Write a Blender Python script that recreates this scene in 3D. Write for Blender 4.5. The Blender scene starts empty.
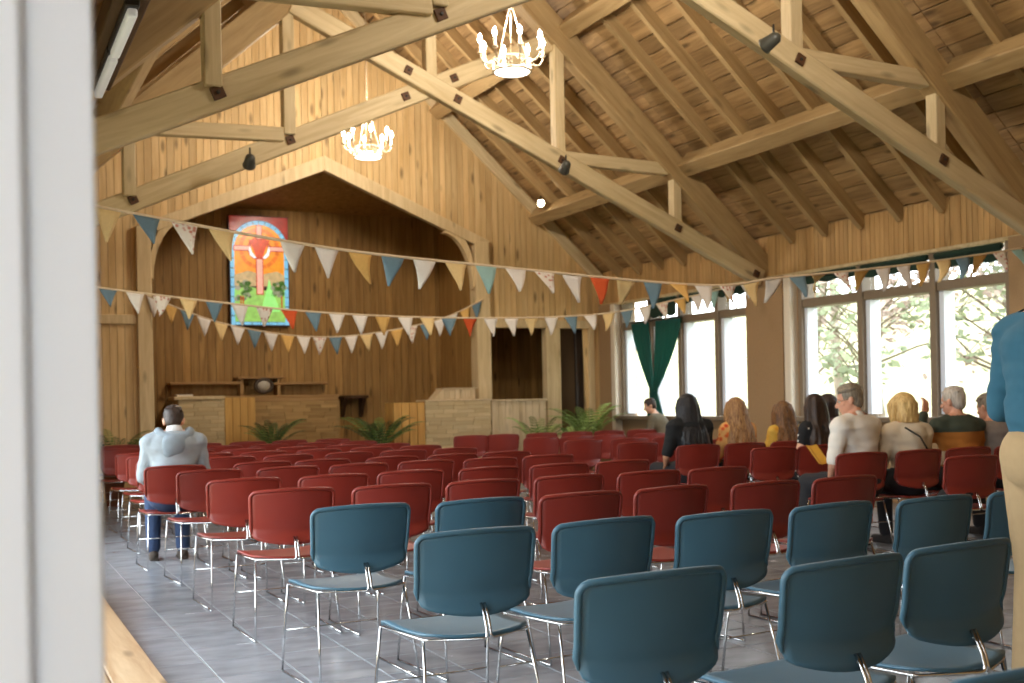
import bpy, bmesh, math, random
from mathutils import Vector, Matrix, Euler, noise
random.seed(7)
S = bpy.context.scene
COL = S.collection
PI = math.pi

def srgb(r, g, b):
    def f(c):
        c /= 255.0
        return c/12.92 if c <= .04045 else ((c+.055)/1.055)**2.4
    return (f(r), f(g), f(b), 1.0)

# ------------------------------------------------------------------ camera, world, light, exposure
YAW, ROLL, FOCAL, EYE = .447, .0209, 1141.1, 1.265
cd = bpy.data.cameras.new('camera'); cam = bpy.data.objects.new('camera', cd); COL.objects.link(cam)
F = Vector((math.sin(YAW), math.cos(YAW), 0)); R = Vector((math.cos(YAW), -math.sin(YAW), 0)); U = Vector((0, 0, 1))
R2 = R*math.cos(ROLL) - U*math.sin(ROLL); U2 = U*math.cos(ROLL) + R*math.sin(ROLL)
cam.matrix_world = Matrix(((R2.x, U2.x, -F.x, 0), (R2.y, U2.y, -F.y, 0), (R2.z, U2.z, -F.z, EYE), (0, 0, 0, 1)))
cd.sensor_width = 36; cd.lens = FOCAL/1024*36; cd.shift_y = (400.83-341.5)/1024
cd.clip_start = .05; cd.clip_end = 300
cd.dof.use_dof = True; cd.dof.focus_distance = 4.6; cd.dof.aperture_fstop = 4.0
S.camera = cam

w = bpy.data.worlds.new('overcast_sky'); S.world = w; w.use_nodes = True
nt = w.node_tree; bg = nt.nodes['Background']
tc = nt.nodes.new('ShaderNodeTexCoord'); sep = nt.nodes.new('ShaderNodeSeparateXYZ'); rmp = nt.nodes.new('ShaderNodeValToRGB')
nt.links.new(tc.outputs['Generated'], sep.inputs[0]); nt.links.new(sep.outputs['Z'], rmp.inputs[0])
rmp.color_ramp.elements[0].position = 0; rmp.color_ramp.elements[0].color = (.93, .97, 1.0, 1)
rmp.color_ramp.elements[1].position = 1; rmp.color_ramp.elements[1].color = (.78, .88, 1.0, 1)
nt.links.new(rmp.outputs[0], bg.inputs[0]); bg.inputs[1].default_value = 6.5

S.view_settings.view_transform = 'Standard'; S.view_settings.look = 'None'
S.view_settings.exposure = 0.68; S.view_settings.gamma = 1.0
S.view_settings.use_curve_mapping = False
S.cycles.max_bounces = 10; S.cycles.diffuse_bounces = 5; S.cycles.glossy_bounces = 4
S.cycles.transmission_bounces = 8; S.cycles.transparent_max_bounces = 12
S.cycles.use_denoising = True; S.cycles.caustics_reflective = False; S.cycles.caustics_refractive = False

def portal(name, loc, rot, sx, sy):
    l = bpy.data.lights.new(name, 'AREA'); l.shape = 'RECTANGLE'; l.size = sx; l.size_y = sy
    l.cycles.is_portal = True
    o = bpy.data.objects.new(name, l); o.location = loc; o.rotation_euler = rot; COL.objects.link(o)
portal('daylight_window', (9.95, 9.9, 1.9), (0, PI/2, 0), 1.9, 3.4)
portal('daylight_window', (9.95, 14.2, 1.9), (0, PI/2, 0), 1.9, 3.5)
portal('daylight_window', (-.3, 5.4, 1.35), (0, -PI/2, 0), 2.8, 3.4)
portal('daylight_window', (-.3, 9.9, 1.35), (0, -PI/2, 0), 2.8, 3.4)
portal('daylight_window', (-.3, 2.4, 1.35), (0, -PI/2, 0), 2.8, 2.5)
portal('daylight_door', (-.3, .02, 1.35), (0, -PI/2, 0), 2.7, 1.9)

# ------------------------------------------------------------------ materials
MATS = {}
def newmat(name):
    m = bpy.data.materials.new(name); m.use_nodes = True
    return m, m.node_tree, m.node_tree.nodes['Principled BSDF']
def plain(name, col, rough=.6, metal=0, vary=.06, scale=20, spec=.5, bump=0, sheen=0):
    if name in MATS: return MATS[name]
    m, t, b = newmat(name)
    n = t.nodes.new('ShaderNodeTexNoise'); n.inputs['Scale'].default_value = scale; n.inputs['Detail'].default_value = 4
    tcn = t.nodes.new('ShaderNodeTexCoord'); t.links.new(tcn.outputs['Object'], n.inputs['Vector'])
    mx = t.nodes.new('ShaderNodeMix'); mx.data_type = 'RGBA'
    mx.inputs[6].default_value = tuple(c*(1-vary*2) for c in col[:3])+(1,)
    mx.inputs[7].default_value = tuple(min(1, c*(1+vary*2)) for c in col[:3])+(1,)
    t.links.new(n.outputs['Fac'], mx.inputs[0]); t.links.new(mx.outputs[2], b.inputs['Base Color'])
    b.inputs['Roughness'].default_value = rough; b.inputs['Metallic'].default_value = metal
    b.inputs['Specular IOR Level'].default_value = spec
    if sheen: b.inputs['Sheen Weight'].default_value = sheen
    if bump:
        bp = t.nodes.new('ShaderNodeBump'); bp.inputs['Strength'].default_value = bump
        t.links.new(n.outputs['Fac'], bp.inputs['Height']); t.links.new(bp.outputs[0], b.inputs['Normal'])
    MATS[name] = m
    return m
def wood(name, light, dark, axis='X', rough=.6, knots=.5, island=.22, scale=1.0, spec=.3):
    m, t, b = newmat(name); N = t.nodes.new; L = t.links.new
    tcn = N('ShaderNodeTexCoord'); mp = N('ShaderNodeMapping')
    sc = {'X': (.7, 9, 9), 'Y': (9, .7, 9), 'Z': (9, 9, .7)}[axis]
    mp.inputs['Scale'].default_value = tuple(v*scale for v in sc)
    geo = N('ShaderNodeNewGeometry'); oi = N('ShaderNodeObjectInfo')
    off = N('ShaderNodeVectorMath'); off.operation = 'ADD'
    mul = N('ShaderNodeMath'); mul.operation = 'MULTIPLY_ADD'; mul.inputs[1].default_value = 13.7
    L(geo.outputs['Random Per Island'], mul.inputs[0]); 
    mul2 = N('ShaderNodeMath'); mul2.operation = 'MULTIPLY'; mul2.inputs[1].default_value = 31.0
    L(oi.outputs['Random'], mul2.inputs[0]); L(mul2.outputs[0], mul.inputs[2])
    L(tcn.outputs['Object'], off.inputs[0]); L(mul.outputs[0], off.inputs[1]); L(off.outputs[0], mp.inputs['Vector'])
    n = N('ShaderNodeTexNoise'); n.inputs['Scale'].default_value = 1.6; n.inputs['Detail'].default_value = 7; n.inputs['Roughness'].default_value = .62
    n.inputs['Distortion'].default_value = .6
    L(mp.outputs[0], n.inputs['Vector'])
    r = N('ShaderNodeValToRGB'); L(n.outputs['Fac'], r.inputs[0])
    r.color_ramp.elements[0].position = .28; r.color_ramp.elements[0].color = dark
    r.color_ramp.elements[1].position = .68; r.color_ramp.elements[1].color = light
    # plank to plank variation
    hs = N('ShaderNodeHueSaturation')
    mr = N('ShaderNodeMapRange'); mr.inputs['To Min'].default_value = 1-island; mr.inputs['To Max'].default_value = 1+island*.7
    ad = N('ShaderNodeMath'); ad.operation = 'ADD'; L(geo.outputs['Random Per Island'], ad.inputs[0]); L(oi.outputs['Random'], ad.inputs[1])
    fr = N('ShaderNodeMath'); fr.operation = 'FRACT'; L(ad.outputs[0], fr.inputs[0]); L(fr.outputs[0], mr.inputs['Value'])
    L(mr.outputs[0], hs.inputs['Value']); L(r.outputs[0], hs.inputs['Color'])
    # knots
    mp2 = N('ShaderNodeMapping'); s2 = {'X': (1.5, 5, 5), 'Y': (5, 1.5, 5), 'Z': (5, 5, 1.5)}[axis]
    mp2.inputs['Scale'].default_value = s2; L(off.outputs[0], mp2.inputs['Vector'])
    v = N('ShaderNodeTexVoronoi'); v.inputs['Scale'].default_value = 1.1; L(mp2.outputs[0], v.inputs['Vector'])
    kr = N('ShaderNodeMapRange'); kr.inputs['From Min'].default_value = .07; kr.inputs['From Max'].default_value = .2
    kr.inputs['To Min'].default_value = knots; kr.inputs['To Max'].default_value = 0; L(v.outputs['Distance'], kr.inputs['Value'])
    mx = N('ShaderNodeMix'); mx.data_type = 'RGBA'; L(kr.outputs[0], mx.inputs[0]); L(hs.outputs[0], mx.inputs[6])
    mx.inputs[7].default_value = tuple(c*.28 for c in dark[:3])+(1,)
    L(mx.outputs[2], b.inputs['Base Color'])
    b.inputs['Roughness'].default_value = rough; b.inputs['Specular IOR Level'].default_value = spec
    bp = N('ShaderNodeBump'); bp.inputs['Strength'].default_value = .12; bp.inputs['Distance'].default_value = .01
    L(n.outputs['Fac'], bp.inputs['Height']); L(bp.outputs[0], b.inputs['Normal'])
    return m
def emit(name, col, st, base=None):
    m, t, b = newmat(name)
    b.inputs['Base Color'].default_value = base or col
    b.inputs['Emission Color'].default_value = col; b.inputs['Emission Strength'].default_value = st
    b.inputs['Roughness'].default_value = .4
    return m

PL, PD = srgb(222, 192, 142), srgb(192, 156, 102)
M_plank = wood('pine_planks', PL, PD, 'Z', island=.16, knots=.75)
M_plank_back = wood('shaded_pine_planks', srgb(178, 138, 80), srgb(138, 100, 50), 'Z', island=.2, knots=.7)  # darker copy of the pine, chancel shade put into its colour
M_beam = wood('pine_beam', srgb(214, 196, 158), srgb(184, 162, 122), 'X', island=.08, knots=.55)
M_rafter = wood('roof_rafter_wood', srgb(184, 157, 113), srgb(150, 122, 82), 'X', island=.12, knots=.5)
M_roof = wood('roof_boards', srgb(180, 147, 102), srgb(124, 95, 61), 'Y', island=.3, knots=.75)
M_post = wood('pine_post', srgb(218, 196, 154), srgb(190, 164, 122), 'Z', island=.06, knots=.5)
M_ledge = wood('ledge_wood', srgb(200, 172, 138), srgb(158, 122, 88), 'Y', island=.1, knots=.85, rough=.4)
M_pier = plain('tan_board', srgb(156, 126, 90), .8, vary=.08, scale=60)
M_frame = plain('window_frame_brown', srgb(128, 112, 92), .55)
M_cream = plain('cream_paint', srgb(224, 212, 192), .5, vary=.02)
M_white = plain('white_gloss_paint', srgb(226, 234, 246), .45, vary=.01, scale=6)
M_grout = plain('grout', srgb(168, 166, 164), .7)
M_dark = plain('dark_metal', srgb(40, 36, 32), .5, vary=.1)
M_chrome = plain('chrome', srgb(205, 205, 205), .16, metal=1, vary=.02)
M_plate = plain('rusty_bolt_plate', srgb(84, 54, 30), .7, vary=.15)
def glass_mat():
    m, t, b = newmat('window_glass')
    for n in list(t.nodes):
        if n.type != 'OUTPUT_MATERIAL': t.nodes.remove(n)
    out = [n for n in t.nodes][0]
    tr = t.nodes.new('ShaderNodeBsdfTransparent'); gl = t.nodes.new('ShaderNodeBsdfGlossy'); gl.inputs['Roughness'].default_value = .02
    fc = t.nodes.new('ShaderNodeLayerWeight'); fc.inputs['Blend'].default_value = .5
    pw = t.nodes.new('ShaderNodeMath'); pw.operation = 'POWER'; pw.inputs[1].default_value = 5; t.links.new(fc.outputs['Facing'], pw.inputs[0])
    lw = t.nodes.new('ShaderNodeMath'); lw.operation = 'MULTIPLY_ADD'; lw.inputs[1].default_value = .5; lw.inputs[2].default_value = .03; t.links.new(pw.outputs[0], lw.inputs[0])
    mx = t.nodes.new('ShaderNodeMixShader'); t.links.new(lw.outputs[0], mx.inputs[0]); t.links.new(tr.outputs[0], mx.inputs[1]); t.links.new(gl.outputs[0], mx.inputs[2])
    tr.inputs[0].default_value = (.95, .97, .97, 1)
    t.links.new(mx.outputs[0], out.inputs[0])
    return m
M_glass = glass_mat()
def tile_mat():
    m, t, b = newmat('floor_tile'); N = t.nodes.new; L = t.links.new
    tcn = N('ShaderNodeTexCoord'); oi = N('ShaderNodeObjectInfo'); geo = N('ShaderNodeNewGeometry')
    mp = N('ShaderNodeMapping'); mp.inputs['Scale'].default_value = (3, 5.5, 3)
    ad = N('ShaderNodeVectorMath'); ad.operation = 'ADD'
    sc = N('ShaderNodeMath'); sc.operation = 'MULTIPLY'; sc.inputs[1].default_value = 40
    L(oi.outputs['Random'], sc.inputs[0]); L(tcn.outputs['Object'], ad.inputs[0]); L(sc.outputs[0], ad.inputs[1]); L(ad.outputs[0], mp.inputs['Vector'])
    n = N('ShaderNodeTexNoise'); n.inputs['Scale'].default_value = 1.3; n.inputs['Detail'].default_value = 6; L(mp.outputs[0], n.inputs['Vector'])
    r = N('ShaderNodeValToRGB'); L(n.outputs['Fac'], r.inputs[0])
    r.color_ramp.elements[0].position = .3; r.color_ramp.elements[0].color = srgb(132, 136, 142)
    r.color_ramp.elements[1].position = .72; r.color_ramp.elements[1].color = srgb(160, 163, 168)
    L(r.outputs[0], b.inputs['Base Color'])
    rr = N('ShaderNodeMapRange'); rr.inputs['To Min'].default_value = .16; rr.inputs['To Max'].default_value = .32
    L(n.outputs['Fac'], rr.inputs['Value']); L(rr.outputs[0], b.inputs['Roughness'])
    b.inputs['Specular IOR Level'].default_value = .6
    return m
M_tile = tile_mat()

# ------------------------------------------------------------------ helpers
def link(name, me, mat=None, parent=None, mw=None, smooth=False):
    o = bpy.data.objects.new(name, me); COL.objects.link(o)
    if mat is not None:
        for mm in (mat if isinstance(mat, (list, tuple)) else [mat]): me.materials.append(mm)
    if smooth:
        for p in me.polygons: p.use_smooth = True
    mw = mw or Matrix()
    if parent is not None:
        o.parent = parent; o.matrix_local = WORLD[parent.name].inverted() @ mw
    else:
        o.matrix_local = mw
    WORLD[o.name] = mw.copy()
    return o
WORLD = {}
def ob(name, bm, mat=None, parent=None, mw=None, smooth=False):
    me = bpy.data.meshes.new(name); bm.normal_update(); bm.to_mesh(me); bm.free()
    return link(name, me, mat, parent, mw, smooth)
def empty(name, loc=(0, 0, 0), rz=0, parent=None):
    o = bpy.data.objects.new(name, None); COL.objects.link(o); o.empty_display_size = .1
    mw = Matrix.Translation(loc) @ Matrix.Rotation(rz, 4, 'Z')
    if parent is not None: o.parent = parent; o.matrix_local = WORLD[parent.name].inverted() @ mw
    else: o.matrix_local = mw
    WORLD[o.name] = mw
    return o
def tag(o, label=None, cat=None, group=None, kind=None):
    if label: o['label'] = label
    if cat: o['category'] = cat
    if group: o['group'] = group
    if kind: o['kind'] = kind
    return o
def structure(o, label=None): o['kind'] = 'structure'; (label and o.__setitem__('label', label)); return o
def box(bm, lo, hi, mi=0):
    x0, y0, z0 = lo; x1, y1, z1 = hi
    v = [bm.verts.new(p) for p in ((x0,y0,z0),(x1,y0,z0),(x1,y1,z0),(x0,y1,z0),(x0,y0,z1),(x1,y0,z1),(x1,y1,z1),(x0,y1,z1))]
    for f in ((0,3,2,1),(4,5,6,7),(0,1,5,4),(1,2,6,5),(2,3,7,6),(3,0,4,7)):
        bm.faces.new([v[i] for i in f]).material_index = mi
    return v
def prism(bm, pts, axis, a, b):
    """extrude a 2D polygon (other two axes, in order) along axis from a to b"""
    def P(p, t):
        return {'X': (t, p[0], p[1]), 'Y': (p[0], t, p[1]), 'Z': (p[0], p[1], t)}[axis]
    A = [bm.verts.new(P(p, a)) for p in pts]; B = [bm.verts.new(P(p, b)) for p in pts]
    n = len(pts)
    fs = [bm.faces.new(A), bm.faces.new(B[::-1])]
    for i in range(n): fs.append(bm.faces.new((A[i], B[i], B[(i+1) % n], A[(i+1) % n])))
    bmesh.ops.recalc_face_normals(bm, faces=fs)
def bevel(bm, w, seg=1):
    bmesh.ops.bevel(bm, geom=bm.edges[:], offset=w, segments=seg, affect='EDGES', profile=.5)
def boxo(name, lo, hi, mat, parent=None, bev=0, seg=1):
    """box object with its origin at its centre"""
    c = (Vector(lo)+Vector(hi))/2
    bm = bmesh.new(); box(bm, Vector(lo)-c, Vector(hi)-c)
    if bev: bevel(bm, bev, seg)
    return ob(name, bm, mat, parent, Matrix.Translation(c))
def beam(name, p0, p1, wd, hg, mat, parent=None, bev=.008, up=(0, 0, 1)):
    """timber from p0 to p1, length along local X, width local Y, height local Z"""
    p0, p1 = Vector(p0), Vector(p1); d = p1-p0; Ln = d.length; x = d/Ln
    up = Vector(up)
    if abs(x.dot(up)) > .99: up = Vector((0, 1, 0))
    y = up.cross(x).normalized(); z = x.cross(y)
    bm = bmesh.new(); box(bm, (-Ln/2, -wd/2, -hg/2), (Ln/2, wd/2, hg/2))
    if bev: bevel(bm, bev)
    c = (p0+p1)/2
    mw = Matrix(((x.x, y.x, z.x, c.x), (x.y, y.y, z.y, c.y), (x.z, y.z, z.z, c.z), (0, 0, 0, 1)))
    return ob(name, bm, mat, parent, mw)
def tube(bm, pts, r, n=8, closed=False):
    pts = [Vector(p) for p in pts]; rings = []; N = len(pts)
    rs = r if isinstance(r, (list, tuple)) else [r]*N
    prev = None
    for i, p in enumerate(pts):
        if closed: t = (pts[(i+1) % N]-pts[i-1]).normalized()
        elif i == 0: t = (pts[1]-p).normalized()
        elif i == N-1: t = (p-pts[i-1]).normalized()
        else: t = ((pts[i+1]-p).normalized()+(p-pts[i-1]).normalized()).normalized()
        if prev is None:
            a = Vector((0, 0, 1)) if abs(t.z) < .9 else Vector((1, 0, 0))
            u = a.cross(t).normalized()
        else:
            u = (prev-t*prev.dot(t)).normalized()
        prev = u; v = t.cross(u)
        rings.append([bm.verts.new(p+(u*math.cos(2*PI*k/n)+v*math.sin(2*PI*k/n))*rs[i]) for k in range(n)])
    for i in range(N if closed else N-1):
        a, b = rings[i], rings[(i+1) % N]
        for k in range(n): bm.faces.new((a[k], a[(k+1) % n], b[(k+1) % n], b[k]))
    if not closed:
        bm.faces.new(rings[0][::-1]); bm.faces.new(rings[-1])
def lathe(bm, prof, n=20, c=(0, 0, 0)):
    rings = []
    for r, z in prof:
        rings.append([bm.verts.new((c[0]+max(r, .0005)*math.cos(2*PI*k/n), c[1]+max(r, .0005)*math.sin(2*PI*k/n), c[2]+z)) for k in range(n)])
    for a, b in zip(rings, rings[1:]):
        for k in range(n): bm.faces.new((a[k], a[(k+1) % n], b[(k+1) % n], b[k]))
    bm.faces.new(rings[0][::-1]); bm.faces.new(rings[-1])
def sphere(bm, c, r, sc=(1, 1, 1), sub=2, rot=None):
    m = Matrix.Translation(c) @ (rot.to_4x4() if rot else Matrix()) @ Matrix.Diagonal((sc[0]*r, sc[1]*r, sc[2]*r, 1))
    bmesh.ops.create_icosphere(bm, subdivisions=sub, radius=1, matrix=m)
def fillet(pts, rad, n=4):
    pts = [Vector(p) for p in pts]; out = [pts[0]]
    for i in range(1, len(pts)-1):
        a, b, c = pts[i-1], pts[i], pts[i+1]
        d1 = (a-b); d2 = (c-b); r = min(rad, d1.length*.45, d2.length*.45)
        s, e = b+d1.normalized()*r, b+d2.normalized()*r
        for k in range(n+1):
            t = k/n; out.append(s*(1-t)**2+b*2*t*(1-t)+e*t*t)
    out.append(pts[-1]); return out
def copy_tree(o, loc=None, rz=0, parent=None):
    c = o.copy(); COL.objects.link(c)
    if parent is not None: c.parent = parent
    if loc is not None: c.location = loc; c.rotation_euler = (0, 0, rz)
    for ch in KIDS.get(o.name, []): copy_tree(ch, parent=c)
    return c
KIDS = {}
def index_kids(o):
    KIDS[o.name] = list(o.children)
    for c in o.children: index_kids(c)
ORD = ['first', 'second', 'third', 'fourth', 'fifth', 'sixth', 'seventh', 'eighth', 'ninth', 'tenth', 'eleventh', 'twelfth', 'thirteenth', 'fourteenth']

# ------------------------------------------------------------------ room dimensions
W, LW, G, BK = 9.6, .1, 16.45, 18.4      # right wall, left wall, gable wall, chancel back wall
X0, YB = 4.85, -.95                      # ridge, back wall
SL = .92
TR = (3.5, 7.87, 12.21)                  # trusses
def zroof(x): return 3.2+SL*(W-X0-abs(x-X0))   # underside of the rafters

# floor: grout bed + tiles
fl = boxo('floor', (LW-.3, YB-.2, -.2), (W+.2, BK+.2, -.006), M_grout); structure(fl, 'glossy grey tiled floor of the hall')
TP = .355
tx0 = 1.045-TP; 
bm = bmesh.new(); box(bm, (-TP/2+.004, -TP/2+.004, -.008), (TP/2-.004, TP/2-.004, 0)); bevel(bm, .002)
tile_me = bpy.data.meshes.new('tile'); bm.to_mesh(tile_me); bm.free(); tile_me.materials.append(M_tile)
bmr = bmesh.new(); near = []
nx0, nx1 = -2, 25; ny0, ny1 = -3, 52
for i in range(nx0, nx1):
    for j in range(ny0, ny1):
        x, y = tx0+TP*(i+.5), .1+TP*(j+.5)
        if x-TP/2 < LW or x+TP/2 > W or y > BK: continue
        if .7 < x < 5.3 and 2.9 < y < 10.0: near.append((x, y))
        else: box(bmr, (x-TP/2+.004, y-TP/2+.004, -.008), (x+TP/2-.004, y+TP/2-.004, 0))
near.sort(key=lambda p: p[0]+p[1]*.9); 
for k, (x, y) in enumerate(near):
    if k < 296:
        o = bpy.data.objects.new('tile', tile_me); COL.objects.link(o); o.parent = fl
        o.matrix_local = WORLD[fl.name].inverted() @ Matrix.Translation((x, y, 0))
    else: box(bmr, (x-TP/2+.004, y-TP/2+.004, -.008), (x+TP/2-.004, y+TP/2-.004, 0))
tag(ob('tile_field', bmr, M_tile, fl), kind='stuff')

# ceiling: deck, rafters, purlins, boards
cl = bmesh.new(); DT = .34
for s in (-1, 1):
    xe = X0+s*(W-X0+.5); ze = zroof(W)+.22-.5*SL
    pts = [(X0, zroof(X0)+.22), (xe, ze), (xe, ze+.1), (X0, zroof(X0)+.32)]
    prism(cl, pts, 'Y', YB-.2, BK+.2)
ceil = ob('ceiling', cl, M_roof); structure(ceil, 'steep open timber roof lined with boards')
rb = bmesh.new(); 
slopeL = math.hypot(W-X0, SL*(W-X0)); nb = 31; bw = slopeL/nb
ang = math.atan(SL)
bd_meshes = []
for k, Ln in enumerate((4.34, 4.36, 4.35, 4.37)):
    bm = bmesh.new(); box(bm, (-bw/2+.006, -Ln/2+.004, -.012), (bw/2-.006, Ln/2-.004, .012)); bevel(bm, .004)
    me = bpy.data.meshes.new('roof_board'); bm.to_mesh(me); bm.free(); me.materials.append(M_roof); bd_meshes.append(me)
for s in (-1, 1):
    for i in range(nb):
        u = (i+.5)*bw; x = X0+s*(W-X0)-s*u*math.cos(ang); z = zroof(W)+u*math.sin(ang)+.19
        for k in range(4):
            yc = (YB+TR[0])/2 if k == 0 else (TR[k-1]+(TR[k] if k < 3 else G))/2
            o = bpy.data.objects.new('roof_board', bd_meshes[k]); COL.objects.link(o); o.parent = ceil
            o.matrix_local = Matrix.Translation((x, yc, z+random.uniform(-.008, .004))) @ Matrix.Rotation(s*ang, 4, 'Y')
raf = []
for s in (-1, 1):
    for b0, b1 in ((YB, TR[0]), (TR[0], TR[1]), (TR[1], TR[2]), (TR[2], G)):
        for k in range(1, 7):
            y = b0+(b1-b0)*k/7
            xa, xb = X0+s*(W-X0+.02), X0+s*.04
            za, zb = zroof(xa)+.085, zroof(xb)+.085
            beam('rafter', (xa, y, za), (xb, y, zb), .075, .17, M_rafter, ceil, .004)
for s in (-1, 1):
    for px, pz in ((3.5, 4.22), (1.83, 5.78)):
        for b0, b1 in ((YB, TR[0]), (TR[0], TR[1]), (TR[1], TR[2]), (TR[2], G)):
            beam('purlin', (X0+s*px, b0+.08, pz), (X0+s*px, b1-.08, pz), .2, .24, M_rafter, ceil, .01, up=(s*.67, 0, .74))
    
beam('ridge_beam', (X0, YB, zroof(X0)-.02), (X0, G, zroof(X0)-.02), .16, .3, M_rafter, ceil)

# trusses
def truss(y, label):
    t = empty('roof_truss', (4.9, y, 2.6)); tag(t, label, 'roof truss', 'scissor roof trusses')
    X0 = 4.887
    zc = lambda d: 4.888-.45*abs(d)           # chord centre line
    zr = lambda d: 2.92+.907*(4.72-abs(d))     # principal rafter centre line
    for s in (-1, 1):
        dy = -.05*s
        # scissor chord runs from one wall through the crossing to the opposite rafter
        beam('chord', (X0+s*4.62, y+dy, zc(4.62)), (X0-s*1.62, y+dy, 4.888+.45*1.62), .12, .218, M_beam, t, .012)
        beam('principal_rafter', (X0+s*4.74, y, zr(4.74)), (X0+s*.05, y, zr(.05)), .19, .3, M_rafter, t, .012)
        beam('inner_post', (X0+s*1.66, y, zc(1.66)+.06), (X0+s*1.66, y, zr(1.66)-.1), .13, .14, M_beam, t, .008)
        beam('strut', (X0+s*1.72, y-.0, zc(1.66)+.06), (X0+s*3.2, y, 4.16), .12, .15, M_beam, t, .008)
        beam('outer_post', (X0+s*3.33, y, zc(3.33)+.05), (X0+s*3.33, y, zr(3.33)-.1), .12, .13, M_beam, t, .008)
        for d in (1.645, 3.295, 4.5, .3, -.3):
            bm = bmesh.new(); box(bm, (-.045, -.012, -.045), (.045, .012, .045)); bevel(bm, .004)
            zp = 4.888-.45*d; mw = Matrix.Translation((X0+s*d, y-.061+dy-.012, zp)) @ Matrix.Rotation(s*math.atan(.45), 4, 'Y')
            p = ob('bolt_plate', bm, M_plate, t, mw)
            bm = bmesh.new(); lathe(bm, [(.014, 0), (.014, .012), (.008, .016)], 8); 
            ob('bolt', bm, M_dark, p, Matrix.Translation((X0+s*d, y-.061+dy-.024, zp)) @ Matrix.Rotation(PI/2, 4, 'X'))
    beam('king_post', (X0, y, 4.9), (X0, y, zroof(X0)-.1), .13, .15, M_beam, t, .008)
truss(TR[1], 'nearer pale scissor truss in view, crossing the top of the photo')
truss(TR[2], 'farther pale scissor truss in view, in front of the plank gable')
truss(TR[0], 'scissor truss nearest the camera, above the front teal chairs')

# ------------------------------------------------------------------ plank walls
def planks(name, mat, a0, a1, lo, hi, axis, pos, th, pw=.1, parent=None, holes=None, proud=.004):
    """vertical planks along axis 'X' or 'Y'; lo/hi give the z ends as functions"""
    bm = bmesh.new(); n = max(1, round((a1-a0)/pw)); st = (a1-a0)/n
    for i in range(n):
        u0, u1 = a0+i*st+.003, a0+(i+1)*st-.003
        l0, l1, h0, h1 = lo(u0), lo(u1), hi(u0), hi(u1)
        if h0-l0 < .02 and h1-l1 < .02: continue
        j = random.uniform(0, proud)
        pts = [(u0, l0), (u1, l1), (u1, max(h1, l1+.01)), (u0, max(h0, l0+.01))]
        if axis == 'X': prism(bm, pts, 'Y', pos-j, pos+th)
        else:
            prism(bm, [(a, b) for a, b in pts], 'X', pos-j if th > 0 else pos+j, pos+th)
    o = ob(name, bm, mat, parent); tag(o, kind='stuff'); return o
# gable (front) wall: backing + planks, with the chancel opening and door openings
OL, OR = 2.36, 7.3
def zopen(x): return 4.73-.415*abs(x-4.86)
wf = bmesh.new()
def wall_piece(bm, pts): prism(bm, pts, 'Y', G+.03, G+.15)
wall_piece(wf, [(LW, 0), (2.2, 0), (2.2, 3.7), (LW, 3.3)])
wall_piece(wf, [(LW, 3.3), (2.2, 3.7), (X0, 4.85), (X0, zroof(X0)+.2), (LW, zroof(W)+.2)])
wall_piece(wf, [(W, 3.3), (7.46, 3.7), (X0, 4.85), (X0, zroof(X0)+.2), (W, zroof(W)+.2)][::-1])
wall_piece(wf, [(7.4, 2.5), (W, 2.5), (W, 3.3), (7.46, 3.7)])
wall_piece(wf, [(9.29, 0), (W, 0), (W, 2.5), (9.29, 2.5)])
front = ob('wall_front', wf, M_plank); structure(front, 'plank gable wall with a wide pointed chancel opening')
def lo_front(x):
    if 2.1 < x < 7.5: return zopen(x)
    if x >= 7.5: return 2.5 if x < 9.29 else 0
    return 0
# left planks below / right planks, two separate fields so that seams stay vertical
planks('plank_field', M_plank, LW, 2.2, lambda x: 0, lambda x: zroof(x)+.16, 'X', G, .035, .1, front)
planks('plank_field', M_plank, 2.2, X0, lambda x: zopen(x), lambda x: zroof(x)+.16, 'X', G, .035, .1, front)
planks('plank_field', M_plank, X0, 7.5, lambda x: zopen(x), lambda x: zroof(x)+.16, 'X', G, .035, .1, front)
planks('plank_field', M_plank, 7.5, W, lo_front, lambda x: zroof(x)+.16, 'X', G, .035, .1, front)
# arch boards, posts, braces, headers
def arch_board(s):
    bm = bmesh.new()
    e = 2.66
    pts = [(4.86, 4.73), (4.86, 4.95), (4.86+s*e, 4.95-.415*e-.05), (4.86+s*e, 4.73-.415*e)]
    prism(bm, pts, 'Y', G-.07, G+.05); bevel(bm, .006)
    ob('arch_board', bm, M_post, front)
arch_board(-1); arch_board(1)
for xa, xb in ((2.16, 2.36), (7.26, 7.5)):
    boxo('arch_post', (xa, G-.1, 0), (xb, G+.16, 3.78), M_post, front, .01)
def brace(s):
    bm = bmesh.new(); xp = 2.36 if s < 0 else 7.26
    outer, inner = [], []
    for k in range(9):
        t = k/8; a = t*PI/2
        # quarter curve from the post up to the arch board
        outer.append((xp-s*(.03+.5*(1-math.cos(a))*1.0), 3.02+.86*math.sin(a)+.02))
        inner.append((xp-s*(-.02+.5*(1-math.cos(a))*.82), 3.14+.72*math.sin(a)+.12*t))
    prism(bm, outer+inner[::-1], 'Y', G-.05, G+.08); ob('arch_brace', bm, M_post, front)
brace(1); brace(-1)
boxo('door_header', (7.5, G-.05, 2.43), (9.45, G+.1, 2.56), M_post, front, .006)
boxo('door_header', (.4, G-.05, 2.43), (2.16, G+.02, 2.56), M_post, front, .006)
boxo('door_post', (8.5, G-.05, 0), (8.76, G+.12, 2.43), M_post, front, .008)
boxo('door_post', (9.29, G-.05, 0), (9.4, G+.12, 2.43), M_post, front, .008)
# gable trim where the roof meets it
for s in (-1, 1):
    beam('gable_rake_board', (X0+s*(W-X0), G-.03, zroof(W)-.02), (X0+s*.05, G-.03, zroof(X0)-.06), .06, .17, M_beam, front, .006)

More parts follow.
